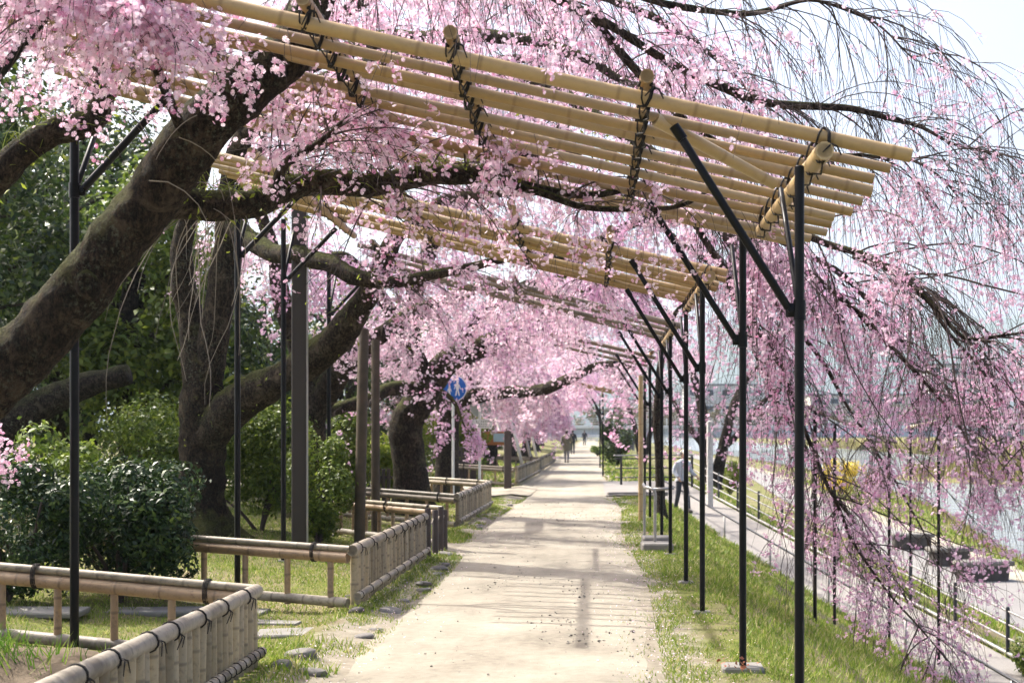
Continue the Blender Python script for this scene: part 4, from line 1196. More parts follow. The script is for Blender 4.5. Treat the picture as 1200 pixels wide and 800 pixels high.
shrub('forsythia_bush', 'yellow flowering bush on the grass above the river', 'bush', at_ground(985, 0) if False else (14.6, 84, hz(14.6, 84)), (1.5, 1.2, 1.15), 3500, M['yellow_flower'], .14, 22, 14, 1.2)
shrub('russet_bush', 'russet brown bush touching the yellow flowering bush', 'bush', (16.3, 82, hz(16.3, 82)), (1.2, 1.1, .95), 2500, M['russet_leaf'], .14, 23, 12, 1.0)
shrub('rail_bush', 'bright green bush at the foot of the grey pipe railing', 'bush', (6.65, 21.2, hz(6.65, 21.2)), (.55, .5, .42), 4200, M['leaf_hedge'], .07, 24, 12, .36)
shrub('spring_bush', 'pale green bush behind the weathered white post', 'bush', (4.95, 52, hz(4.95, 52)), (.7, .7, .75), 1800, M['leaf_bright'], .12, 25, 9, .8)

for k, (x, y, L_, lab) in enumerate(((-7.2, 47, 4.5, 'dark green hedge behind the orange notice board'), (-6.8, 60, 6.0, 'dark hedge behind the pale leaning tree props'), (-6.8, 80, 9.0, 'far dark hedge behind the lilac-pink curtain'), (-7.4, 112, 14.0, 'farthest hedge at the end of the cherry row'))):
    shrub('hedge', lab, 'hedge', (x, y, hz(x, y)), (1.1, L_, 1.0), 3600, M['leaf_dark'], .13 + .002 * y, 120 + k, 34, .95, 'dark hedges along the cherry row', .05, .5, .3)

def evergreen(label, base, height_, rad, n, seed, mat='leaf_dark', size=.16, trunk=.22, group='evergreen trees behind the cherries'):
    t = thing('evergreen_tree', label, 'tree', base, 0, group)
    r = np.random.default_rng(seed)
    pts = np.array([(0, 0, -.1), (r.normal(0, .15), r.normal(0, .15), height_ * .35), (r.normal(0, .3), r.normal(0, .3), height_ * .65), (0, 0, height_ * .9)])
    me, c, _ = limb_mesh('trunk', pts, [trunk * 1.3, trunk, trunk * .7, trunk * .2], 10, .1, .5)
    obj('trunk', me, M['bark_far'], t)
    mb = MB()
    for q in range(9):
        a = q * 2.4; z = height_ * (.3 + .06 * q)
        p0 = np.array([0, 0, z]); p1 = np.array([math.cos(a) * rad * .7, math.sin(a) * rad * .7, z + rad * .35])
        mb.tube(catmull(np.array([p0, (p0 + p1) / 2 + (0, 0, .2), p1]), 4), np.linspace(trunk * .4, .015, 9), 6)
    obj('limbs', mb.mesh('limbs'), M['bark_far'], t)
    Pp, nn = cloud((0, 0, height_ * .55), (rad, rad, height_ * .5), 34, n, seed, .34, .35)
    Pp[:, 2] = np.maximum(Pp[:, 2], .1)
    V, Fq = leaf_quads(Pp, nn, size, .5)
    obj('crown', fast_mesh('crown', V, Fq, False), M[mat], t, 'stuff')

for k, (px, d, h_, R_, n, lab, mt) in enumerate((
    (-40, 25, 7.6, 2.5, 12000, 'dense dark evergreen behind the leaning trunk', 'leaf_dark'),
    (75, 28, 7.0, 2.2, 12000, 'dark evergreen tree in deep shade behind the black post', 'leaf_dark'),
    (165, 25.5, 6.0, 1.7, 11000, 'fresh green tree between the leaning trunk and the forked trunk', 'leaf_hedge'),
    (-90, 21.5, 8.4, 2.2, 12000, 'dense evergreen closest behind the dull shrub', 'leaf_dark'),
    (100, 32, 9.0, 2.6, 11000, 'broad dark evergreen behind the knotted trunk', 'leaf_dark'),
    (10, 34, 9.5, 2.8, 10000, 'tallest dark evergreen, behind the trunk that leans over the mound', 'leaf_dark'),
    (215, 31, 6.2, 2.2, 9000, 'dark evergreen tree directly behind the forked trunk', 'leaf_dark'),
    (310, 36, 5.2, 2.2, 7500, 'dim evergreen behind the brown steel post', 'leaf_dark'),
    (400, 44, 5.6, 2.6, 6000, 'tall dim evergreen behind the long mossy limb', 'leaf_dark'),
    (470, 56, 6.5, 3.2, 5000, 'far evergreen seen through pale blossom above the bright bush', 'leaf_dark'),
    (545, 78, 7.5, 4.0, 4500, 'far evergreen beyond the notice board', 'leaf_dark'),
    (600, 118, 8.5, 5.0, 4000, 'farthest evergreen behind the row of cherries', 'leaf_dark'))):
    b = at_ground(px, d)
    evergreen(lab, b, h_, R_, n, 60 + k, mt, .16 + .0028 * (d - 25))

# a bank of tangled undergrowth behind everything on the left
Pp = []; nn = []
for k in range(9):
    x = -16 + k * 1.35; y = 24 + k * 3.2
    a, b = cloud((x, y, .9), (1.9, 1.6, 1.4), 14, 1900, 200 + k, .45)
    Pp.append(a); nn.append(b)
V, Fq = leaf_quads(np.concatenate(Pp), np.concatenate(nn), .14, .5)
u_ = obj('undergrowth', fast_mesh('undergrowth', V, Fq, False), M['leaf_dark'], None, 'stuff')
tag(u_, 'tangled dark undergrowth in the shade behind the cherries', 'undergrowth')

# leaning dead trunk in the shade
me, _, _ = limb_mesh('fallen_trunk', np.array([(0, 0, 0), (1.1, .1, .75), (2.1, .2, 1.2), (3.0, .2, 1.35)]), [.26, .24, .2, .15], 12, .12)
tag(obj('fallen_trunk', me, M['bark_far'], loc=(-9.6, 20.6, hz(-9.6, 20.6) + .5), rot=(0, -.12, 0)), 'dark leaning dead trunk in the shade behind the shrubs', 'trunk')

# ---------------------------------------------------------------- right-hand trees, bare or barely in bloom
def bare_tree(label, base, stems_, n, L=(1.0, 2.6), per=3, seed=0, mat='blossom_deep', thr=.2, name='willow_tree', group='bare weeping trees by the river'):
    T = Cherry(label, base, 'bark_far', mat, .07, False); T.t.name = name; T.t['group'] = group
    first = True
    for pts, rad in stems_:
        lb = T.limb(np.array(pts) + np.array(base), rad, 'trunk' if first else 'branch', 9, .4 if first else 0); first = False
        T.weep(lb, n, .35, 1, L, .8, (0, 0), .6, 6, (.5, 1.5), per, per, thr, r=.012, spread=.08)
    T.finish()
    return T
b0 = (3.95, 47, hz(3.95, 47))
bare_tree('brown double-stemmed weeping tree beside the top of the ramp railing', b0,
          [([(0, 0, -.1), (-.25, 0, 1.3), (-.35, 0, 2.6), (-.7, 0, 4.0), (-1.3, -.2, 4.8)], [.26, .19, .17, .12, .05]),
           ([(.1, 0, 0), (.35, .1, 1.4), (.6, 0, 2.5), (1.2, 0, 3.7), (2.0, -.3, 4.3)], [.22, .17, .15, .1, .04]),
           ([(.2, 0, 1.2), (1.0, 0, 2.0), (1.8, .1, 3.0), (2.8, 0, 3.5)], [.12, .1, .08, .03]),
           ([(-.25, 0, 1.3), (-.9, 0, 2.2), (-1.6, .2, 3.4)], [.11, .09, .04])], 26, per=5, thr=.1)
b0 = (2.4, 70, hz(2.4, 70))
bare_tree('bare many-stemmed tree next to the round dark shrub', b0,
          [([(0, 0, -.1), (-.3, 0, 1.6), (-.7, 0, 3.0), (-1.0, 0, 4.4)], [.16, .13, .09, .03]),
           ([(.1, 0, 0), (.4, 0, 1.5), (.7, 0, 2.8), (1.3, 0, 4.2)], [.15, .12, .09, .03]),
           ([(.05, 0, 0), (.1, .2, 1.8), (-.1, .3, 3.4), (.1, .3, 4.6)], [.13, .11, .08, .03])], 14, (.6, 1.5), 1, thr=.6)
b0 = (.9, 118, hz(.9, 118))
bare_tree('far bare tree by the path just before the bridge', b0,
          [([(0, 0, -.1), (-.2, 0, 1.8), (-.6, 0, 3.6), (-1.4, 0, 5.2)], [.2, .16, .1, .03]), ([(.1, 0, 0), (.3, 0, 1.9), (1.0, 0, 3.6), (1.7, 0, 5.4)], [.18, .14, .09, .03])], 22, (.9, 2.0), 2, thr=.2)
b0 = (1.32, 27.5, hz(1.32, 27.5))
bare_tree('slim dark trunk wound with dry twigs beside the pergola posts', b0,
          [([(0, 0, -.1), (-.02, 0, 1.2), (-.05, 0, 2.4), (.1, 0, 3.6), (.6, -.2, 4.4)], [.10, .085, .075, .06, .02])], 20, (.8, 2.0), 9, thr=0, name='slim_tree')

# ================================================================== STREET FURNITURE, SUPPORTS, SIGNS
def simple_post(name, label, cat, px, base_y, d, top_y, r, mat, lean=(0, 0), group=None, sides=10, bam=False):
    x = (px - VX) / F * d; g = hz(x, d)
    z1 = EYE - (top_y - VY) / F * d
    mb = MB()
    if bam: bamboo_geo(mb, (0, 0, -.05), (lean[0], lean[1], z1 - g), r * 1.04, r * .94, .3, 10, int(px))
    else: mb.tube([(0, 0, -.05), (0, 0, .0), (lean[0], lean[1], z1 - g - .02), (lean[0], lean[1], z1 - g)], [r, r, r, r * .8], sides)
    o = obj(name, mb.mesh(name, True, bam, 40), mat, loc=(x, d, g))
    return tag(o, label, cat, group)

simple_post('support_pole', 'tan bamboo pole standing upright on the grass verge', 'pole', 751, 610, 25.4, 440, .046, M['bamboo_pale'], bam=True)
simple_post('support_pole', 'rough brown wooden pole, the thicker of two in the enclosure', 'pole', 421, 628, 19.6, 385, .075, M['wood_brown'], (.06, 0), 'brown wooden poles propping the limbs')
simple_post('support_pole', 'smoother brown wooden pole, the straighter of two in the enclosure', 'pole', 440, 610, 21.5, 398, .066, M['wood_brown'], (0, 0), 'brown wooden poles propping the limbs')
# tall brown steel post (folded profile)
x = (351 - VX) / F * 17.6; g = hz(x, 17.6)
t = thing('steel_post', 'tall square brown steel post rising from the bush', 'post', (x, 17.6, g))
mb = MB(); mb.box((0, 0, 2.4), (.185, .16, 4.9), .12, .012); obj('shaft', mb.mesh('shaft', False), M['metal_brown'], t)
mb = MB(); mb.box((.096, 0, 2.4), (.012, .165, 4.88), .12); obj('edge_flange', mb.mesh('edge_flange', False), M['grey_steel'], t)
mb = MB(); mb.box((0, 0, 4.87), (.24, .2, .05), .12, .01); obj('cap', mb.mesh('cap', False), M['metal_brown'], t)

# black poles on the bank that carry the hanging branches; grey bamboo rails on top
bank = []
for px, by, ty, lab in ((955, 727, 486, 'the black bank pole close to the grey pipe rail bend'), (978, 731, 500, 'black bank pole beside its thinner twin on the slope'),
                        (1042, 757, 520, 'black bank pole wrapped in hanging pink twigs'), (1067, 706, 505, 'slim black bank pole standing in front of the stone bench'),
                        (1100, 782, 500, 'black bank pole lowest on the grassy slope')):
    x, d, g = ground_hit(px, by)
    z1 = EYE - (ty - VY) / F * d
    t = thing('bank_pole', lab, 'pole', (x, d, g), 0, 'black poles on the river bank')
    pipe('shaft', (0, 0, -.1), (0, 0, z1 - g), .024, M['black_steel'], t)
    pipe('collar', (0, 0, z1 - g - .05), (0, 0, z1 - g + .03), .031, M['black_steel'], t, 10)
    mb = MB(); mb.tube([(-.05, 0, z1 - g + .02), (-.045, 0, z1 - g + .06), (0, 0, z1 - g + .03), (.045, 0, z1 - g + .06), (.05, 0, z1 - g + .02)], .008, 5)
    obj('saddle', mb.mesh('saddle'), M['black_steel'], t)
    bank.append((x, d, z1))
for k, (a, b, lab) in enumerate(((0, 2, 'grey bamboo rail tied across the bank poles inside the blossom'), (4, 3, 'grey bamboo rail sticking out over the river side of the bank'))):
    A_ = np.array(bank[a]); B_ = np.array(bank[b]); u = (B_ - A_) / np.linalg.norm(B_ - A_)
    mb = MB(); bamboo_geo(mb, (0, 0, 0), (B_ - A_) + u * .8, .04, .036, .3, 10, 5 + k)
    tag(obj('bamboo_rail', mb.mesh('bamboo_rail', True, True, 50), M['fence_grey'], loc=A_ + (0, 0, .075) - u * .2), lab, 'rail', 'grey bamboo rails on the bank poles')

# ------------------------------------------------------------------ ramp railings
t = thing('ramp_railing', 'grey pipe railing with dark posts running down the river side of the ramp', 'railing', (float(ramp_l(44) + RAMP_W + .1), 44, 0))
org = np.array(t.location)
ysr = np.arange(44, 15.9, -1.95)
def rp_(y, h): return np.array([float(ramp_l(y)) + RAMP_W + .12, y, float(ramp_z(y)) + h]) - org
for y in ysr:
    mb = MB(); b = rp_(y, -.15); mb.tube([b, b + (0, 0, .93), b + (0, 0, .95)], [.032, .032, .02], 10)
    p = obj('post', mb.mesh('post', True, False, 40), M['dark_steel'], t)
    mb = MB()
    for h in (.30, .52, .73):
        c = rp_(y, h); mb.tube([c + (0, -.04, 0), c + (0, .04, 0)], .029, 8)
    obj('clamp', mb.mesh('clamp', True, False, 40), M['dark_steel'], p)
for h in (.30, .52, .73):
    mb = MB(); mb.tube([rp_(y, h) for y in ysr], .019, 8); obj('rail', mb.mesh('rail'), M['grey_steel'], t)
mb = MB(); mb.tube([rp_(y, .06) for y in ysr], .035, 8); obj('kerb_pipe', mb.mesh('kerb_pipe'), M['grey_steel'], t)

t = thing('ramp_handrail', 'dark slim handrail on grey legs along the grassy side of the ramp', 'handrail', (float(ramp_l(41)), 41, float(ramp_z(41))))
org2 = np.array(t.location)
def hp_(y, h): return np.array([float(ramp_l(y)) - .02, y, float(ramp_z(y)) + h]) - org2
mb = MB(); mb.tube([hp_(y, .62) for y in np.arange(41, 17.9, -1.0)], .022, 8); obj('rail', mb.mesh('rail'), M['dark_steel'], t)
for y in np.arange(40.5, 18, -3.6):
    mb = MB(); mb.tube([hp_(y, -.1), hp_(y, .615)], .02, 8); obj('leg', mb.mesh('leg'), M['grey_steel'], t)

# lower promenade railing posts far side are absent; corner railing at the ramp entrance
t = thing('corner_railing', 'short black three-bar railing at the top of the ramp', 'railing', (.82, 41.5, 0))
for x, y in ((0, 0), (1.05, .25), (2.1, .5)):
    mb = MB(); mb.box((x, y, .42), (.07, .07, .94), 0, .008); obj('post', mb.mesh('post', False), M['dark_steel'], t)
for h in (.25, .52, .80):
    mb = MB(); mb.tube([(-.18, -.04, h), (2.15, .51, h)], .02, 8); obj('rail', mb.mesh('rail'), M['dark_steel'], t)
mb = MB(); mb.box((.95, .24, .895), (2.4, .12, .04), .232, .01); obj('top_bar', mb.mesh('top_bar', False), M['grey_steel'], t)
mb = MB(); mb.box((0, 0, .03), (1.5, .24, .10), .12, .02)
tag(obj('kerb', mb.mesh('kerb', False), M['concrete'], loc=(1.1, 35.2, .02)), 'pale concrete kerb edging the ramp entrance', 'kerb')

# grey pipe handrail by the concrete step
t = thing('pipe_handrail', 'bent grey pipe handrail on the verge, leg set in a concrete step', 'handrail', (.84, 19.3, 0))
mb = MB(); c = catmull(np.array([(0, 0, -.05), (0, 0, .5), (0, 0, .76), (-.05, .02, .82), (-.12, .3, .83), (-.10, 1.6, .82), (-.08, 1.75, .78), (-.08, 1.8, .6), (-.08, 1.8, -.05)]), 5)
mb.tube(c, .021, 9); obj('pipe', mb.mesh('pipe'), M['grey_steel'], t)
mb = MB(); mb.tube([(-.02, .06, .81), (.26, .1, .82)], .021, 9); obj('arm', mb.mesh('arm'), M['grey_steel'], t)
t = thing('concrete_step', 'two worn pale concrete steps on the grass verge under the pipe handrail', 'step', (.86, 19.2, 0))
mb = MB(); mb.box((0, 0, .03), (.42, .5, .14), .03, .02); obj('tread', mb.mesh('tread', False), M['concrete'], t)
mb = MB(); mb.box((.02, .48, .07), (.40, .46, .16), .03, .02); obj('tread', mb.mesh('tread', False), M['concrete'], t)

# weathered white post
x, d = 3.16, 38.5; g = hz(x, d)
t = thing('marker_post', 'weathered white wooden marker post at the head of the railing', 'post', (x, d, g))
mb = MB(); mb.box((0, 0, (1.85 - g) / 2), (.15, .13, 1.85 - g), .2, .012); obj('shaft', mb.mesh('shaft', False), M['wood_grey'], t)
mb = MB(); mb.loft([np.array([(-.075, -.065, 0), (.075, -.065, 0), (.075, .065, 0), (-.075, .065, 0)]) * k + np.array([0, 0, 1.85 - g + zz]) for k, zz in ((1, 0), (.75, .02), (.1, .045))]); obj('cap', mb.mesh('cap', False), M['wood_grey'], t)

# ------------------------------------------------------------------ signs
def disc(mb, c, r, thick=.012, seg=28):
    mb.tube([np.array(c) + (0, -thick / 2, 0), np.array(c) + (0, thick / 2, 0)], r, seg)
d = 33.6; x = (531 - VX) / F * d; g = hz(x, d)
t = thing('path_sign', 'round blue sign with white walking figures on a white pole', 'sign', (x, d, g))
pipe('pole', (0, 0, -.1), (0, 0, 2.95), .032, M['white_paint'], t)
mb = MB(); disc(mb, (.02, -.06, 2.60), .315, .014); face = obj('sign_plate', mb.mesh('sign_plate', True, False, 40), M['sign_white'], t)
mb = MB(); disc(mb, (.02, -.069, 2.60), .293, .006); obj('blue_face', mb.mesh('blue_face', True, False, 40), M['sign_blue'], face)
for s, ox, oz, lab in ((.85, .09, -.02, 'adult'), (.58, -.10, -.08, 'child')):
    mb = MB(); Y = -.0745; c0 = np.array([ox + .02, Y, 2.60 + oz])
    disc(mb, c0 + np.array([0, 0, .19]) * s, .04 * s, .004, 12)
    mb.box(c0 + np.array([0, 0, .07]) * s, (.085 * s, .004, .15 * s), 0)
    mb.box(c0 + np.array([-.03, .0003, -.09]) * s, (.034 * s, .004, .19 * s), 0, 0, Matrix.Rotation(.22, 3, 'Y'))
    mb.box(c0 + np.array([.03, .0006, -.09]) * s, (.034 * s, .004, .19 * s), 0, 0, Matrix.Rotation(-.22, 3, 'Y'))
    mb.box(c0 + np.array([-.065, .0009, .06]) * s, (.024 * s, .004, .14 * s), 0, 0, Matrix.Rotation(.35, 3, 'Y'))
    mb.box(c0 + np.array([.065, .0012, .06]) * s, (.024 * s, .004, .14 * s), 0, 0, Matrix.Rotation(-.35, 3, 'Y'))
    obj('walking_figure', mb.mesh('walking_figure', False), M['sign_white'], face)
mb = MB()
for zz in (2.45, 2.75): mb.tube([(0, 0, zz - .02), (0, 0, zz + .02)], .046, 10)
obj('bracket', mb.mesh('bracket'), M['grey_steel'], t)

d = 34.2; x = (562 - VX) / F * d; g = hz(x, d)
t = thing('path_sign', 'pole with a grey disc seen from behind and a small white lettered plate', 'sign', (x, d, g))
pipe('pole', (0, 0, -.1), (0, 0, 2.5), .032, M['white_paint'], t)
mb = MB(); disc(mb, (.03, .055, 2.20), .27, .012); disc(mb, (.03, .047, 2.20), .245, .006); obj('sign_plate', mb.mesh('sign_plate', True, False, 40), M['sign_back'], t)
mb = MB(); mb.box((.05, -.05, 1.78), (.52, .012, .22), 0, .004); pl = obj('text_plate', mb.mesh('text_plate', False), M['sign_white'], t)
mb = MB(); r = random.Random(5)
for row_, y0 in ((0, 1.835), (1, 1.77), (2, 1.715)):
    xx = -.17 if row_ else .03
    while xx < .26:
        w = r.uniform(.02, .035); hh = .05 if row_ == 0 else .036
        mb.box((xx + w / 2, -.058, y0 + hh * .3), (w, .003, .007)); mb.box((xx + w / 2, -.058, y0 - hh * .25), (w, .003, .007)); mb.box((xx + w * r.uniform(.3, .7), -.0585, y0), (.007, .003, hh))
        xx += w + .016
obj('lettering', mb.mesh('lettering', False), M['ink'], pl)

# notice board on dark posts
d = 44.0; xc = (578 - VX) / F * d; g = hz(xc, d)
t = thing('notice_board', 'orange-brown wooden notice board with a pale panel on dark posts', 'notice board', (xc, d, g))
for xo in (-.62, .44):
    mb = MB(); mb.box((xo, .05, .78), (.16 if xo > 0 else .12, .12, 1.66), 0, .01); obj('post', mb.mesh('post', False), M['wood_dark'], t)
mb = MB(); mb.box((-.08, -.03, 1.38), (1.0, .05, .42), 0, .01); bd = obj('board', mb.mesh('board', False), M['sign_orange'], t)
mb = MB(); mb.box((.18, -.062, 1.40), (.34, .012, .26), 0, .004); obj('panel', mb.mesh('panel', False), M['sign_screen'], bd)
mb = MB()
for k in range(3): mb.box((-.33, -.0575, 1.46 - k * .08), (.30 - .06 * k, .004, .022))
obj('lettering', mb.mesh('lettering', False), M['wood_dark'], bd)
x = (595 - VX) / F * 39.0
mb = MB(); mb.box((0, 0, .78), (.20, .18, 1.66), .1, .012)
tag(obj('gate_post', mb.mesh('gate_post', False), M['wood_dark'], loc=(x, 39.0, hz(x, 39.0))), 'thick dark square post at the corner of the bright grass enclosure', 'post')
# dark slatted box (utility enclosure) behind the sign poles
d = 41.5; xc = (545 - VX) / F * d; g = hz(xc, d)
t = thing('slat_screen', 'dark brown vertical slat screen around a trunk by the sign poles', 'screen', (xc, d, g))
for k in range(9):
    mb = MB(); mb.box((-.40 + k * .10, 0, .55), (.075, .05, 1.1 + .02 * (k % 3)), 0, .006); obj('slat', mb.mesh('slat', False), M['wood_dark'], t)
mb = MB(); mb.box((0, .04, .85), (.95, .03, .07)); obj('batten', mb.mesh('batten', False), M['wood_dark'], t)
d = 30.0; xc = (447 - VX) / F * d; g = hz(xc, d)
t = thing('slat_screen', 'low dark slat screen below the bright bush near the brown poles', 'screen', (xc, d - 1.4, g))
for k in range(8):
    mb = MB(); mb.box((-.35 + k * .10, 0, .36), (.07, .05, .72 + .02 * (k % 2)), 0, .006); obj('slat', mb.mesh('slat', False), M['wood_dark'], t)
mb = MB(); mb.box((0, .04, .55), (.85, .03, .06)); obj('batten', mb.mesh('batten', False), M['wood_dark'], t)

# pale props leaning on the cherries
for k, (x0, x1, y, z1) in enumerate(((-2.75, -3.35, 49, 2.1), (-2.55, -3.1, 53, 2.2), (-2.4, -2.95, 57.5, 2.3), (-2.35, -2.85, 62, 2.2))):
    mb = MB(); g = hz(x0, y)
    mb.tube([(0, 0, -.05), ((x1 - x0) * .5, .02, z1 * .5), (x1 - x0, 0, z1)], [.06, .055, .05], 8)
    tag(obj('tree_prop', mb.mesh('tree_prop'), M['wood_grey'], loc=(x0, y, g)), ('pale leaning wooden prop closest to the notice board', 'pale leaning wooden prop, second from the notice board', 'pale leaning wooden prop, third from the notice board', 'pale leaning wooden prop, last of four from the notice board')[k], 'prop', 'pale leaning tree props')

# ------------------------------------------------------------------ stone benches on the river bank
for k, (px, by, w, rz, lab) in enumerate(((1152, 682, 1.45, .15, 'dark stone bench with a pale worn top'), (1112, 664, 1.25, .3, 'brown stone bench half hidden by hanging twigs'), (1068, 645, 1.35, .05, 'flat grey stone bench farthest upstream'))):
    x, d, g = ground_hit(px, by)
    t = thing('stone_bench', lab, 'bench', (x, d, g), rz, 'stone benches by the river')
    mb = MB(); mb.box((0, 0, .2), (w * .86, .5, .5), 0, .05)
    V = mb.v[0]; mb.v[0] = V + .03 * np.stack([noise(V * 3 + k), noise(V * 3 + 5), noise(V * 3 + 9) * .5], -1); obj('base_block', mb.mesh('base_block', False), M['stone_dark'], t)
    mb = MB(); mb.box((0, 0, .50), (w, .62, .13), 0, .04)
    V = mb.v[0]; mb.v[0] = V + .025 * np.stack([noise(V * 3 + k), noise(V * 3 + 5), noise(V * 3 + 9) * .4], -1); obj('seat_slab', mb.mesh('seat_slab', False), M['stone'], t)

# ------------------------------------------------------------------ bridge and town across the river
t = thing('road_bridge', 'long pale grey road bridge crossing the river with a barred railing', 'bridge', (40, 236, 0))
mb = MB(); mb.box((20, 0, 2.3), (200, 9, .5), 0, .05); obj('deck', mb.mesh('deck', False), M['bridge_rail'], t)
mb = MB(); mb.box((20, -3.6, 1.35), (200, .6, 1.4), 0, .05); obj('girder', mb.mesh('girder', False), M['bridge'], t)
mb = MB(); mb.box((20, -3.95, .95), (200, .12, .12)); obj('girder_flange', mb.mesh('girder_flange', False), M['bridge'], t)
for xo in (-34, -6, 22, 50):
    mb = MB(); mb.box((xo, 0, -1.4), (1.6, 7, 4.4), 0, .3); obj('pier', mb.mesh('pier', False), M['concrete'], t)
for h in (2.95, 3.3, 3.65):
    mb = MB(); mb.box((20, -4.3, h), (200, .08, .08)); obj('rail', mb.mesh('rail', False), M['bridge_rail'], t)
_m = MB(); _m.box((0, 0, .6), (.14, .12, 1.2)); BP = _m.mesh('railing_post', False)
for k in range(72): obj('railing_post', BP, M['bridge_rail'], t, loc=(-50 + k * 2.2, -4.3, 2.5))
# white guard rail across the end of the path
t = thing('guard_rail', 'white guard rail closing the far end of the path', 'guard rail', (0, 205, 0))
for k in range(14):
    mb = MB(); mb.box((-9 + k * 1.6, 0, .5), (.12, .12, 1.05)); obj('post', mb.mesh('post', False), M['white_paint'], t)
for h in (.45, .72, .98):
    mb = MB(); mb.box((1.4, -.08, h), (21, .06, .13)); obj('beam', mb.mesh('beam', False), M['white_paint'], t)

def building(label, x, y, w, h, dep, nf, nb, wall, rz=0.0, roof='flat'):
    t = thing('building', label, 'building', (x, y, 1.0), rz, 'buildings across the river')
    mb = MB(); mb.box((0, 0, h / 2 - .5), (w, dep, h + 1)); obj('wall', mb.mesh('wall', False), M[wall], t)
    if roof == 'flat':
        mb = MB(); mb.box((0, 0, h + .2), (w + .6, dep + .6, .4)); obj('roof', mb.mesh('roof', False), M['roof_grey'], t)
    else:
        mb = MB(); a = np.array([(-w / 2 - .6, -dep / 2 - .7, h), (-w / 2 - .6, dep / 2 + .7, h), (-w / 2 - .6, 0, h + 2.2)])
        mb.loft([a, a + np.array([w + 1.2, 0, 0])]); obj('roof', mb.mesh('roof', False), M['roof_grey'], t)
    for i in range(nf):
        for j in range(nb):
            c = (-w / 2 + (j + .5) * w / nb, -dep / 2 - .02, (i + .55) * h / nf)
            mb = MB(); mb.box(c, (w / nb * .55, .12, h / nf * .45)); f = obj('window', mb.mesh('window', False), M['bridge_rail'], t)
            mb = MB(); mb.box((c[0], c[1] - .05, c[2]), (w / nb * .47, .06, h / nf * .37)); obj('pane', mb.mesh('pane', False), M['glass'], f)
for a in (('grey three-storey block right beside the bridge', 34, 330, 26, 11, 12, 3, 7, 'wall_grey'), ('long cream block behind the far trees', 66, 340, 30, 9, 12, 3, 8, 'wall_cream'),
          ('narrow grey apartment block, the tallest across the river', 92, 360, 16, 17, 12, 5, 4, 'wall_grey'), ('low house with a dark gable roof', 112, 330, 16, 5, 10, 2, 4, 'wall_cream', .1, 'gable'),
          ('low grey house with a wide gable roof near the bridge', 14, 340, 18, 6, 10, 2, 5, 'wall_grey', 0, 'gable')):
    building(*a)
# wooded far bank: bare and budding trees that read as one mass
Pp = []; nn = []
r = np.random.default_rng(5)
for k in range(46):
    x = 66 + r.uniform(0, 14) + max(0, k - 30) * .6; y = 120 + k * 5.5 + r.uniform(-3, 3)
    a, b = cloud((x, y, 3.0 + r.uniform(0, 1.5)), (3.5, 3.5, r.uniform(2.4, 3.8)), 12, 340, 400 + k, .4, .5)
    Pp.append(a); nn.append(b)
for k in range(26):
    x = 6 + k * 4.0 + r.uniform(-1.5, 1.5); y = 285 + r.uniform(-12, 12)
    a, b = cloud((x, y, 3.5), (3.2, 3.2, r.uniform(2.5, 5.0)), 12, 280, 500 + k, .4, .5)
    Pp.append(a); nn.append(b)
for k in range(16):
    x = -52 + 4.2 * k + r.uniform(-1.5, 1.5); y = 262 + r.uniform(-10, 12)
    a, b = cloud((x, y, 3.6), (3.4, 3.0, r.uniform(3.5, 6.0)), 12, 330, 560 + k, .4, .5)
    Pp.append(a); nn.append(b)
V, Fq = leaf_quads(np.concatenate(Pp), np.concatenate(nn), .68, .5)
tag(obj('far_woods', fast_mesh('far_woods', V, Fq, False), M['far_wood'], None, 'stuff'), 'band of budding brownish trees on the far bank', 'woods')
# reeds on the sandbar and along both water lines
n = 9000
y = rng.uniform(112, 156, n); w = (15 * np.sin(math.pi * (y - 110) / 48) + 3) * .8
x = 44 + rng.uniform(-1, 1, n) * w
z = np.full(n, Z_WATER + .35)
n2 = 6000; y2 = rng.uniform(30, 240, n2); x2 = river_edge(y2) - rng.uniform(-.2, 1.6, n2); z2 = height(x2, y2)
n3 = 5000; y3 = rng.uniform(60, 400, n3); x3 = 63.5 + rng.uniform(0, 3, n3); z3 = height(x3, y3)
C = np.stack([np.concatenate([x, x2, x3]), np.concatenate([y, y2, y3]), np.concatenate([z, z2, z3])], -1)
hh = np.concatenate([rng.uniform(.5, 1.5, n), rng.uniform(.15, .45, n2), rng.uniform(.5, 1.6, n3)])
wd = np.concatenate([np.full(n, .08), np.full(n2, .03), np.full(n3, .15)])[:, None]
a = rng.uniform(0, 6.28, len(C)); sd = np.stack([np.cos(a), np.sin(a), a * 0], -1)
V = np.stack([C - sd * wd, C + sd * wd, C + np.stack([rng.normal(0, .12, len(C)) * hh, rng.normal(0, .12, len(C)) * hh, hh], -1)], 1).reshape(-1, 3)
tag(obj('reeds', fast_mesh('reeds', V, np.arange(len(V)).reshape(-1, 3), False), M['reed'], None, 'stuff'), 'straw-yellow reeds along the water line', 'reeds')

# ================================================================== SOIL, STONES, GRASS
# heaped bare soil inside the first enclosure
k = 46
X, Y = np.meshgrid(np.linspace(-5.4, -2.32, k), np.linspace(5.2, 9.75, k))
edge = np.minimum.reduce([X + 5.4, -2.32 - X, Y - 5.2, 9.75 - Y])
Z = height(X, Y) + .012 + .05 * smooth(0, .5, edge) + .035 * noise(np.stack([X, Y, X * 0], -1), 2.2) * smooth(0, .4, edge) + .012 * noise(np.stack([X, Y, X * 0], -1), 8) * smooth(0, .2, edge) - .05 * (1 - smooth(0, .25, edge))
ii = (np.arange(k - 1)[:, None] * k + np.arange(k - 1)[None, :]).ravel()
obj('soil_bed', fast_mesh('soil_bed', np.stack([X, Y, Z], -1).reshape(-1, 3), np.stack([ii, ii + 1, ii + k + 1, ii + k], 1)), M['soil'], kind='structure')

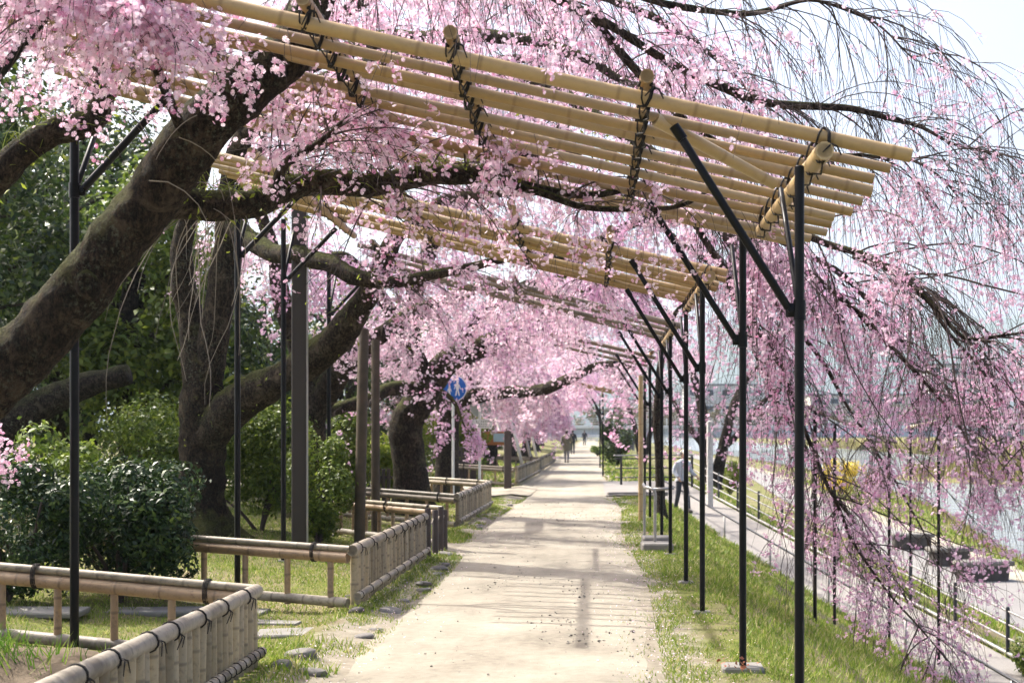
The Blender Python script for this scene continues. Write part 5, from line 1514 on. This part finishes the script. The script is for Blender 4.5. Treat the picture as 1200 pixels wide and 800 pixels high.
def rock(mb, c, s, seed, sub=2, flat=.6):
    r = np.random.default_rng(seed)
    m2 = MB(); m2.ellipsoid((0, 0, 0), (1, 1, 1), 9, 6)
    V = m2.v[0]; V = V * (1 + .22 * noise(V * 1.3 + seed * 3.7))[:, None]
    V = np.sign(V) * np.abs(V) ** .75
    a = r.uniform(0, 6.28); cs, sn = math.cos(a), math.sin(a)
    V = V * np.array(s) @ np.array([[cs, sn, 0], [-sn, cs, 0], [0, 0, 1]])
    mb.add(V + np.asarray(c), m2.f)

# kerb of rough stones between verge and path (pieces of the path)
r = random.Random(4)
y = 11.0
ROCKS = []
for k in range(6):
    mb = MB(); rock(mb, (0, 0, 0), (.11, .15, .055), k + 1); ROCKS.append(mb.mesh('edge_stone', True, False, 60))
while y < 31:
    if not (18.6 < y < 20.2):
        o = obj('edge_stone', ROCKS[r.randrange(6)], M['stone'], path, loc=(path_l(y) - .06 + r.uniform(-.05, .05), y, .012 + r.uniform(-.02, .015)))
        s = r.uniform(.35, .85) * (1.0 if y < 22 else .8)
        o.scale = (s, s * r.uniform(.8, 1.4), s * r.uniform(.6, 1.1)); o.rotation_euler = (r.uniform(-.15, .15), r.uniform(-.15, .15), r.uniform(-.5, .5))
    y += r.uniform(.4, 1.3)
# flat stepping stones and loose rocks
for k, (px, py, sx, sy, rz, lab) in enumerate(((352, 741, .62, .42, .2, 'broad flat grey paving stone in the grass by the fence corner'), (318, 730, .5, .22, -.1, 'narrow flat stone next to the broad paving stone'),
        (150, 716, 1.5, .35, .05, 'long row slab of grey stone behind the fence rail'), (20, 716, 1.1, .42, .0, 'grey stone slab behind the rail by the dull shrub'), (262, 717, .8, .3, -.1, 'thin stone slab beneath the corner of the rail'))):
    x, d, g = ground_hit(px, py)
    mb = MB(); mb.box((0, 0, 0), (sx, sy, .05), rz, .012)
    V = mb.v[0]; mb.v[0] = V + .05 * np.stack([noise(V * 3 + k), noise(V * 3 + 5 + k), 0 * V[:, 0]], -1)
    tag(obj('stepping_stone', mb.mesh('stepping_stone', False), M['stone_slab'], loc=(x, d, g - .008)), lab, 'stone', 'flat stones in the grass')
for k, (px, py, s, m_, lab) in enumerate(((418, 717, (.13, .08, .05), 'stone_dark', 'flat dark blue-grey stone on the verge'), (352, 768, (.12, .16, .06), 'stone', 'rough grey rock in the grass near the panel end'), (365, 790, (.1, .14, .05), 'stone', 'half sunk rough rock at the path margin'),
        (410, 700, (.06, .06, .04), 'stone', 'small pale stone on the verge'), (330, 780, (.09, .1, .05), 'stone', 'small grey rock beside the picket foot'))):
    x, d, g = ground_hit(px, py)
    mb = MB(); rock(mb, (0, 0, 0), [q * .75 for q in s], 30 + k)
    tag(obj('rock', mb.mesh('rock', True, False, 60), M[m_], loc=(x, d, g + .005)), lab, 'rock', 'loose rocks by the path')
# fallen reddish leaves beside the post footing
n = 26; C = np.stack([1.0 + rng.normal(-.05, .07, n), 9.25 + rng.normal(0, .05, n), rng.uniform(.06, .12, n)], -1)
V, Fq = leaf_quads(C, rng.normal(size=C.shape), .035, .6)
tag(obj('dead_leaves', fast_mesh('dead_leaves', V, Fq, False), plain('dead_leaf', (.36, .12, .06), .7), None, 'stuff'), 'small heap of reddish dead leaves by the post footing', 'leaves')
# gravel, scattered over the path
n = 3600
gx = rng.uniform(-1.75, .44, n); gy = 8 + 24 * rng.uniform(0, 1, n) ** 1.3
keep = (noise(np.stack([gx, gy, gx * 0], -1), .9) > .45) | (rng.random(n) < .1)
gx, gy = gx[keep], gy[keep]; n = len(gx)
oct_ = np.array([(1, 0, 0), (0, 1, 0), (-1, 0, 0), (0, -1, 0), (0, 0, 1), (0, 0, -1)], float); of = np.array([(0, 1, 4), (1, 2, 4), (2, 3, 4), (3, 0, 4), (1, 0, 5), (2, 1, 5), (3, 2, 5), (0, 3, 5)])
s = (rng.lognormal(-5.0, .45, n))[:, None, None]
V = oct_[None] * s * rng.uniform(.6, 1.3, (n, 6, 1)) * np.array([1.2, 1, .7]); a = rng.uniform(0, 6.28, n)
R = np.zeros((n, 3, 3)); R[:, 0, 0] = np.cos(a); R[:, 0, 1] = -np.sin(a); R[:, 1, 0] = np.sin(a); R[:, 1, 1] = np.cos(a); R[:, 2, 2] = 1
V = np.einsum('nij,nkj->nki', R, V) + np.stack([gx, gy, np.full(n, .02)], -1)[:, None, :]
gm, gnt, gb_ = new_mat('gravel')
gg = gnt.nodes.new('ShaderNodeNewGeometry')
gnt.links.new(ramp(gnt, gg.outputs['Random Per Island'], [(0, (.05, .045, .04)), (.5, (.20, .18, .15)), (1, (.45, .41, .35))]), gb_.inputs['Base Color']); gb_.inputs['Roughness'].default_value = .9
obj('gravel', fast_mesh('gravel', V.reshape(-1, 3), (of[None] + (np.arange(n) * 6)[:, None, None]).reshape(-1, 3), False), gm, path, 'stuff')

def blades(x, y, h, w, lean=.45, zoff=-.005):
    n = len(x); z = height(x, y) + zoff
    C = np.stack([x, y, z], -1); a = rng.uniform(0, 6.28, n)
    sd = np.stack([np.cos(a), np.sin(a), a * 0], -1) * (w * rng.uniform(.7, 1.3, n))[:, None]
    hv = h * rng.uniform(.5, 1.3, n); ln = rng.normal(0, lean, (n, 2)) * hv[:, None]
    mid = C + np.concatenate([ln * .35, (hv * .6)[:, None]], 1); tip = C + np.concatenate([ln, (hv * .95)[:, None]], 1)
    V = np.stack([C - sd, C + sd, tip * .97 + mid * .03], 1).reshape(-1, 3)
    b = np.arange(n)[:, None] * 3
    return V, np.concatenate([b, b + 1, b + 2], 1)

def scatter(n, x0, x1, y0, y1, patch=None, ns=.8, power=1.6):
    y = y0 + (y1 - y0) * rng.uniform(0, 1, n) ** power
    lo = x0(y) if callable(x0) else x0; hi = x1(y) if callable(x1) else x1
    x = lo + (hi - lo) * rng.uniform(0, 1, n)
    if patch is not None:
        v = noise(np.stack([x, y, x * 0 + 2], -1), ns) + .6 * noise(np.stack([x, y, x * 0 + 5], -1), ns * 3.1)
        k = v > patch + rng.normal(0, .25, n); x, y = x[k], y[k]
    return x, y

GV_, GF_, gn = [], [], 0
def put(x, y, h, w, **kw):
    global gn
    if not len(x): return
    dscale = np.clip(y / 12, 1, 3)
    V, Fq = blades(x, y, h, w * dscale, **kw)
    GV_.append(V); GF_.append(Fq + gn); gn += len(V)
pl = np.vectorize(path_l); pr_ = np.vectorize(path_r)
# verge on the left, between fence and path
x, y = scatter(26000, lambda y: y * 0 - 2.35, lambda y: pl(y) + .10, 7.5, 34.5, -.25, 1.2); put(x, y, .04, .005)
x, y = scatter(16000, lambda y: y * 0 - 2.4, lambda y: pl(y) - .1, 7.5, 22, -.6, 1.2); put(x, y, .022, .005)
x, y = scatter(9000, lambda y: y * 0 - 2.35, lambda y: pl(y) + .02, 7.5, 22, .35, 1.0); put(x, y, .08, .006)
# inside and behind the enclosures
x, y = scatter(30000, -6.5, -2.3, 9.9, 34, -.3, .9, 1.5); put(x, y, .06, .005)
x, y = scatter(46000, -6.5, -2.3, 9.7, 24, None, .9, 1.3); put(x, y, .028, .005)
x, y = scatter(9000, -9, -2.2, 40.6, 70, -.6, .9, 1.3); put(x, y, .10, .012)
# verge on the right
x, y = scatter(34000, lambda y: pr_(y) + .05, lambda y: y * 0 + 1.5, 7.5, 34.8, .0, 1.5); put(x, y, .045, .005)
x, y = scatter(22000, lambda y: pr_(y) + .15, lambda y: y * 0 + 1.6, 7.5, 26, -.5, 1.5); put(x, y, .022, .005)
x, y = scatter(6000, lambda y: pr_(y) - .25, lambda y: pr_(y) + .3, 7.5, 34, .35, 2.0); put(x, y, .03, .005)
x, y = scatter(7000, lambda y: y * 0 + .75, lambda y: y * 0 + 1.6, 7.5, 26, .45, .9); put(x, y, .085, .007)
# slope down to the ramp
x, y = scatter(60000, lambda y: y * 0 + 1.2, lambda y: ramp_l(y) + .05, 7.0, 38, -.35, .9, 1.5); put(x, y, .075, .006)
x, y = scatter(22000, lambda y: y * 0 + 1.2, lambda y: ramp_l(y) + .05, 7.0, 38, None, .9, 1.5); put(x, y, .05, .006)
x, y = scatter(8000, lambda y: ramp_l(y) - .25, lambda y: ramp_l(y) + .06, 14, 40, -.2, 1.2, 1.2); put(x, y, .13, .008)
# between ramp and promenade, and the river meadow
x, y = scatter(24000, lambda y: ramp_l(y) + RAMP_W + .02, lambda y: np.maximum(ramp_l(y) + RAMP_W + .3, np.interp(y, [8, 20, 32, 50], [8.6, 9.1, 9.6, 10.6]) - 1.4), 14, 50, -.35, .8, 1.2); put(x, y, .11, .008)
x, y = scatter(15000, lambda y: np.interp(y, [8, 20, 32, 50, 80, 115], [8.6, 9.1, 9.6, 10.6, 12, 14.2]) + 1.7, lambda y: river_edge(y) - .3, 16, 110, -.6, .6, 1.0); put(x, y, .10, .014)
x, y = scatter(4000, .4, 2.6, 45, 110, -.4, .8, 1.0); put(x, y, .10, .016)
g_ = obj('grass', fast_mesh('grass', np.concatenate(GV_), np.concatenate(GF_), False), M['grass'], None, 'stuff')
tag(g_, 'short patchy green and straw grass on the verges and the bank', 'grass')
# lush tufts on the soil bed
GV_, GF_, gn = [], [], 0
x = -4.3 + rng.normal(0, .45, 1700); y = 8.7 + rng.normal(0, .2, 1700); k = (x < -2.6); put(x[k], y[k], .16, .006, lean=.5, zoff=.05)
x = -2.9 + rng.normal(0, .15, 200); y = 9.3 + rng.normal(0, .1, 200); put(x, y, .10, .006, lean=.5, zoff=.03)
g_ = obj('grass_tuft', fast_mesh('grass_tuft', np.concatenate(GV_), np.concatenate(GF_), False), M['grass_green'], None, 'stuff')
tag(g_, 'lush green grass tuft growing on the bare soil bed', 'grass')
# fallen petals on the verges
n = 2200; y = 8 + 24 * rng.uniform(0, 1, n) ** 1.4; x = np.where(rng.random(n) < .5, -1.75 + np.abs(rng.normal(0, .5, n)) * np.where(rng.random(n) < .75, -1, .5), .42 + np.abs(rng.normal(0, .45, n)) * np.where(rng.random(n) < .75, 1, -.5))
C = np.stack([x, y, height(x, y) + .03], -1)
V, Fq = leaf_quads(C, rng.normal(0, .4, C.shape) + np.array([0, 0, 1.0]), .016, .8)
tag(obj('fallen_petals', fast_mesh('fallen_petals', V, Fq, False), M['blossom_pale'], None, 'stuff'), 'fallen pale petals scattered on the verges', 'petals')

# ================================================================== PEOPLE
def person(label, loc, rz, h, coat, trousers, hair, coat_len, skirt_w, arms, stride=.16, hat=None, lean=0.0):
    """figure facing local -Y before rotation; arms: (left elbow, left wrist, right elbow, right wrist) offsets"""
    s = h / 1.68
    t = thing('person', label, 'person', loc, rz)
    mb = MB()
    fw = np.array([0, -1.0, 0])
    def lean_(p): p = np.array(p, float); p[1] -= lean * max(0, p[2] - .9); return p * s
    hip = lean_((0, 0, .92)); 
    mb.tube([lean_((0, 0, .86)), lean_((0, 0, .95)), lean_((0, .0, 1.10)), lean_((0, 0, 1.28)), lean_((0, .01, 1.38)), lean_((0, .01, 1.43))], np.array([.13, .145, .125, .15, .13, .07]) * s, 12)
    mb.tube([lean_((0, .01, 1.40)), lean_((0, -.005, 1.52))], .052 * s, 10)
    mb.ellipsoid(lean_((0, -.02, 1.575)), np.array([.075, .095, .112]) * s, 14, 10)
    mb.ellipsoid(lean_((0, -.115, 1.565)), np.array([.013, .02, .02]) * s, 6, 5)          # nose
    mb.ellipsoid(lean_((0, -.09, 1.51)), np.array([.035, .03, .03]) * s, 8, 6)            # chin
    for sx in (-1, 1): mb.ellipsoid(lean_((sx * .078, 0, 1.57)), np.array([.012, .022, .032]) * s, 6, 5)
    mb.tube([lean_((-.17, .01, 1.37)), lean_((.17, .01, 1.37))], .055 * s, 8)
    wr = []
    for sx, el, wri in ((-1, arms[0], arms[1]), (1, arms[2], arms[3])):
        sh = lean_((sx * .18, .01, 1.37)); e = lean_(el); w_ = lean_(wri)
        mb.tube(catmull(np.array([sh, e, w_]), 4), np.linspace(.05, .027, 9) * s, 9)
        dn = unit(w_ - e); pal = w_ + dn * .055 * s
        mb.ellipsoid(pal, np.array([.032, .032, .045]) * s, 8, 6)
        sd = unit(np.cross(dn, np.array([sx * 1.0, .2, 0])))
        for q in range(4):
            b = pal + sd * (q - 1.5) * .017 * s + dn * .03 * s
            ln = (.062, .072, .068, .052)[q] * s
            c1 = b + dn * ln * .55; c2 = c1 + (dn * .6 + np.array([-sx * .6, -.2, 0])) * ln * .5
            mb.tube([b, c1, c2], np.array([.0095, .009, .0075]) * s, 6)
        b = w_ + dn * .03 * s - sd * .028 * s
        mb.tube([b, b - sd * .022 * s + dn * .03 * s, b - sd * .02 * s + dn * .058 * s], np.array([.011, .010, .008]) * s, 6)
        wr.append((sh, e, w_))
    legs = []
    for sx, fy in ((-1, stride), (1, -stride)):
        hp = np.array((sx * .085, 0, .90)) * s; kn = np.array((sx * .09, fy * .45 - .03, .49)) * s; an = np.array((sx * .085, fy, .085)) * s
        mb.tube(catmull(np.array([hp, kn, an]), 4), np.array([.085, .078, .07, .063, .056, .054, .05, .043, .037]) * s, 10)
        mb.tube([an + (0, .04 * s, -.035 * s), an + (0, -.06 * s, -.05 * s), an + (0, -.14 * s, -.06 * s)], np.array([.04, .04, .03]) * s, 8)
        legs.append((hp, kn, an))
    body = obj('body', mb.mesh('body'), M['skin'], t)
    rm = body.modifiers.new('remesh', 'REMESH'); rm.mode = 'VOXEL'; rm.voxel_size = .011 * s; rm.use_smooth_shade = True
    # clothing
    def ell(c, rx, ry, k=16): return np.array([np.asarray(c) + (math.cos(a) * rx, math.sin(a) * ry, 0) for a in np.arange(k) * 2 * math.pi / k])
    cm = plain('cloth_' + label[:12].replace(' ', '_'), coat, .85, 0, .15, 30)
    mc = MB(); hem = .92 - coat_len
    mc.loft([ell(lean_((0, .01, 1.465)), .07 * s, .07 * s), ell(lean_((0, .01, 1.43)), .13 * s, .09 * s), ell(lean_((0, .01, 1.38)), .215 * s, .125 * s), ell(lean_((0, .01, 1.25)), .205 * s, .14 * s), ell(lean_((0, 0, 1.05)), .175 * s, .135 * s),
             ell(lean_((0, 0, .92)), (.185 + skirt_w * .3) * s, .145 * s), ell(lean_((0, 0, (.92 + hem) / 2)), (.195 + skirt_w * .7) * s, (.15 + skirt_w * .4) * s), ell(lean_((0, .01, hem)), (.20 + skirt_w) * s, (.155 + skirt_w * .6) * s)], True)
    for sh, e, w_ in wr:
        c = catmull(np.array([sh, e, e + (w_ - e) * .88]), 4); mc.tube(c, np.linspace(.068, .045, 9) * s, 10)
    obj('coat', mc.mesh('coat', True, False, 70), cm, t)
    mt = MB()
    for hp, kn, an in legs:
        mt.tube(catmull(np.array([hp, kn, an + (0, 0, .02)]), 4), np.array([.098, .09, .082, .076, .07, .066, .062, .058, .055]) * s, 10)
    obj('trousers', mt.mesh('trousers', True, False, 60), plain('trouser_' + label[:10].replace(' ', '_'), trousers, .9), t)
    ms = MB()
    for hp, kn, an in legs:
        ms.tube([an + (0, .06 * s, -.04 * s), an + (0, .05 * s, -.045 * s), an + (0, -.05 * s, -.05 * s), an + (0, -.15 * s, -.06 * s), an + (0, -.175 * s, -.065 * s)], np.array([.03, .045, .047, .038, .02]) * s, 9)
    obj('shoes', ms.mesh('shoes'), plain('shoe_leather', (.03, .028, .027), .5), t)
    mh = MB(); mh.ellipsoid(lean_((0, .015, 1.60)), np.array([.088, .102, .108]) * s, 14, 9)
    mh.v[0] = mh.v[0][:]
    V = mh.v[0]; fr = lean_((0, -.06, 1.60)); low = (V[:, 1] < fr[1]) & (V[:, 2] < fr[2]); V[low, 1] = fr[1] + .02 * s
    obj('hair', mh.mesh('hair'), plain('hair', hair, .6), t)
    if hat:
        mq = MB(); c = lean_((0, .0, 1.66))
        mq.ellipsoid(c, np.array([.092, .105, .06]) * s, 14, 8); mq.tube([c + (0, -.05 * s, -.012 * s), c + (0, -.17 * s, -.022 * s)], np.array([.08, .05]) * s, 10)
        obj('cap', mq.mesh('cap'), plain('cap_cloth', hat, .8), t)
    for sx in (-1, 1):
        me_ = MB(); me_.ellipsoid(lean_((sx * .03, -.108, 1.585)), np.array([.011, .007, .007]) * s, 8, 5); obj('eye', me_.mesh('eye'), M['ink'], t)
    return t
hang = ((-.25, .02, 1.12), (-.27, -.06, .88), (.25, .02, 1.12), (.27, -.06, .88))
bag = ((-.27, .05, 1.14), (-.20, -.18, 1.08), (.25, .03, 1.12), (.26, -.08, .88))
person('woman in a khaki coat walking away with a dark bag', (-1.34, 72, .02), math.pi - .1, 1.62, (.16, .15, .10), (.20, .20, .21), (.03, .02, .018), .30, .05, bag, .14)
person('person in black clothes walking away on the path', (-1.42, 99, .02), math.pi, 1.66, (.016, .017, .022), (.03, .032, .04), (.015, .012, .012), .10, .0, hang, .16)
person('small distant person in dark clothes in the middle of the path', (-.95, 157, .02), math.pi + .1, 1.68, (.03, .027, .035), (.02, .02, .024), (.015, .012, .012), .08, .0, hang, .14)
rx, ry = 2.35, 37.6
person('person in a pale jacket and cap walking up the ramp', (rx, ry, float(ramp_z(ry)) + .05), .55, 1.62, (.46, .48, .52), (.05, .055, .07), (.05, .045, .04), .06, .0,
       ((-.27, .02, 1.13), (-.24, -.16, .95), (.27, .0, 1.14), (.33, -.22, .98)), .20, (.62, .60, .55), .12)
mb = MB(); V0 = np.array((-1.34 - .24, 72 + .0, 1.0))
mb.box((0, 0, 0), (.10, .34, .26), 0, .04)
mb.tube(catmull(np.array([(0, -.14, .12), (0.06, -.08, .36), (.06, .08, .36), (0, .14, .12)]), 5), .012, 6)
tag(obj('shoulder_bag', mb.mesh('shoulder_bag', True, False, 50), plain('bag_leather', (.02, .018, .02), .5), loc=V0), 'dark shoulder bag carried by the woman in the khaki coat', 'bag')

# ================================================================== HAZE
hm = bpy.data.materials.new('haze_air'); hm.use_nodes = True
hn = hm.node_tree; hn.nodes.clear()
ho = hn.nodes.new('ShaderNodeOutputMaterial'); hv = hn.nodes.new('ShaderNodeVolumePrincipled')
hv.inputs['Color'].default_value = (.70, .84, 1.0, 1); hv.inputs['Density'].default_value = HAZE; hv.inputs['Anisotropy'].default_value = .3
hn.links.new(hv.outputs[0], ho.inputs['Volume'])
mb = MB(); mb.box((0, 1900, 195), (8000, 8000, 404))
obj('haze', mb.mesh('haze', False), hm, None, 'stuff')
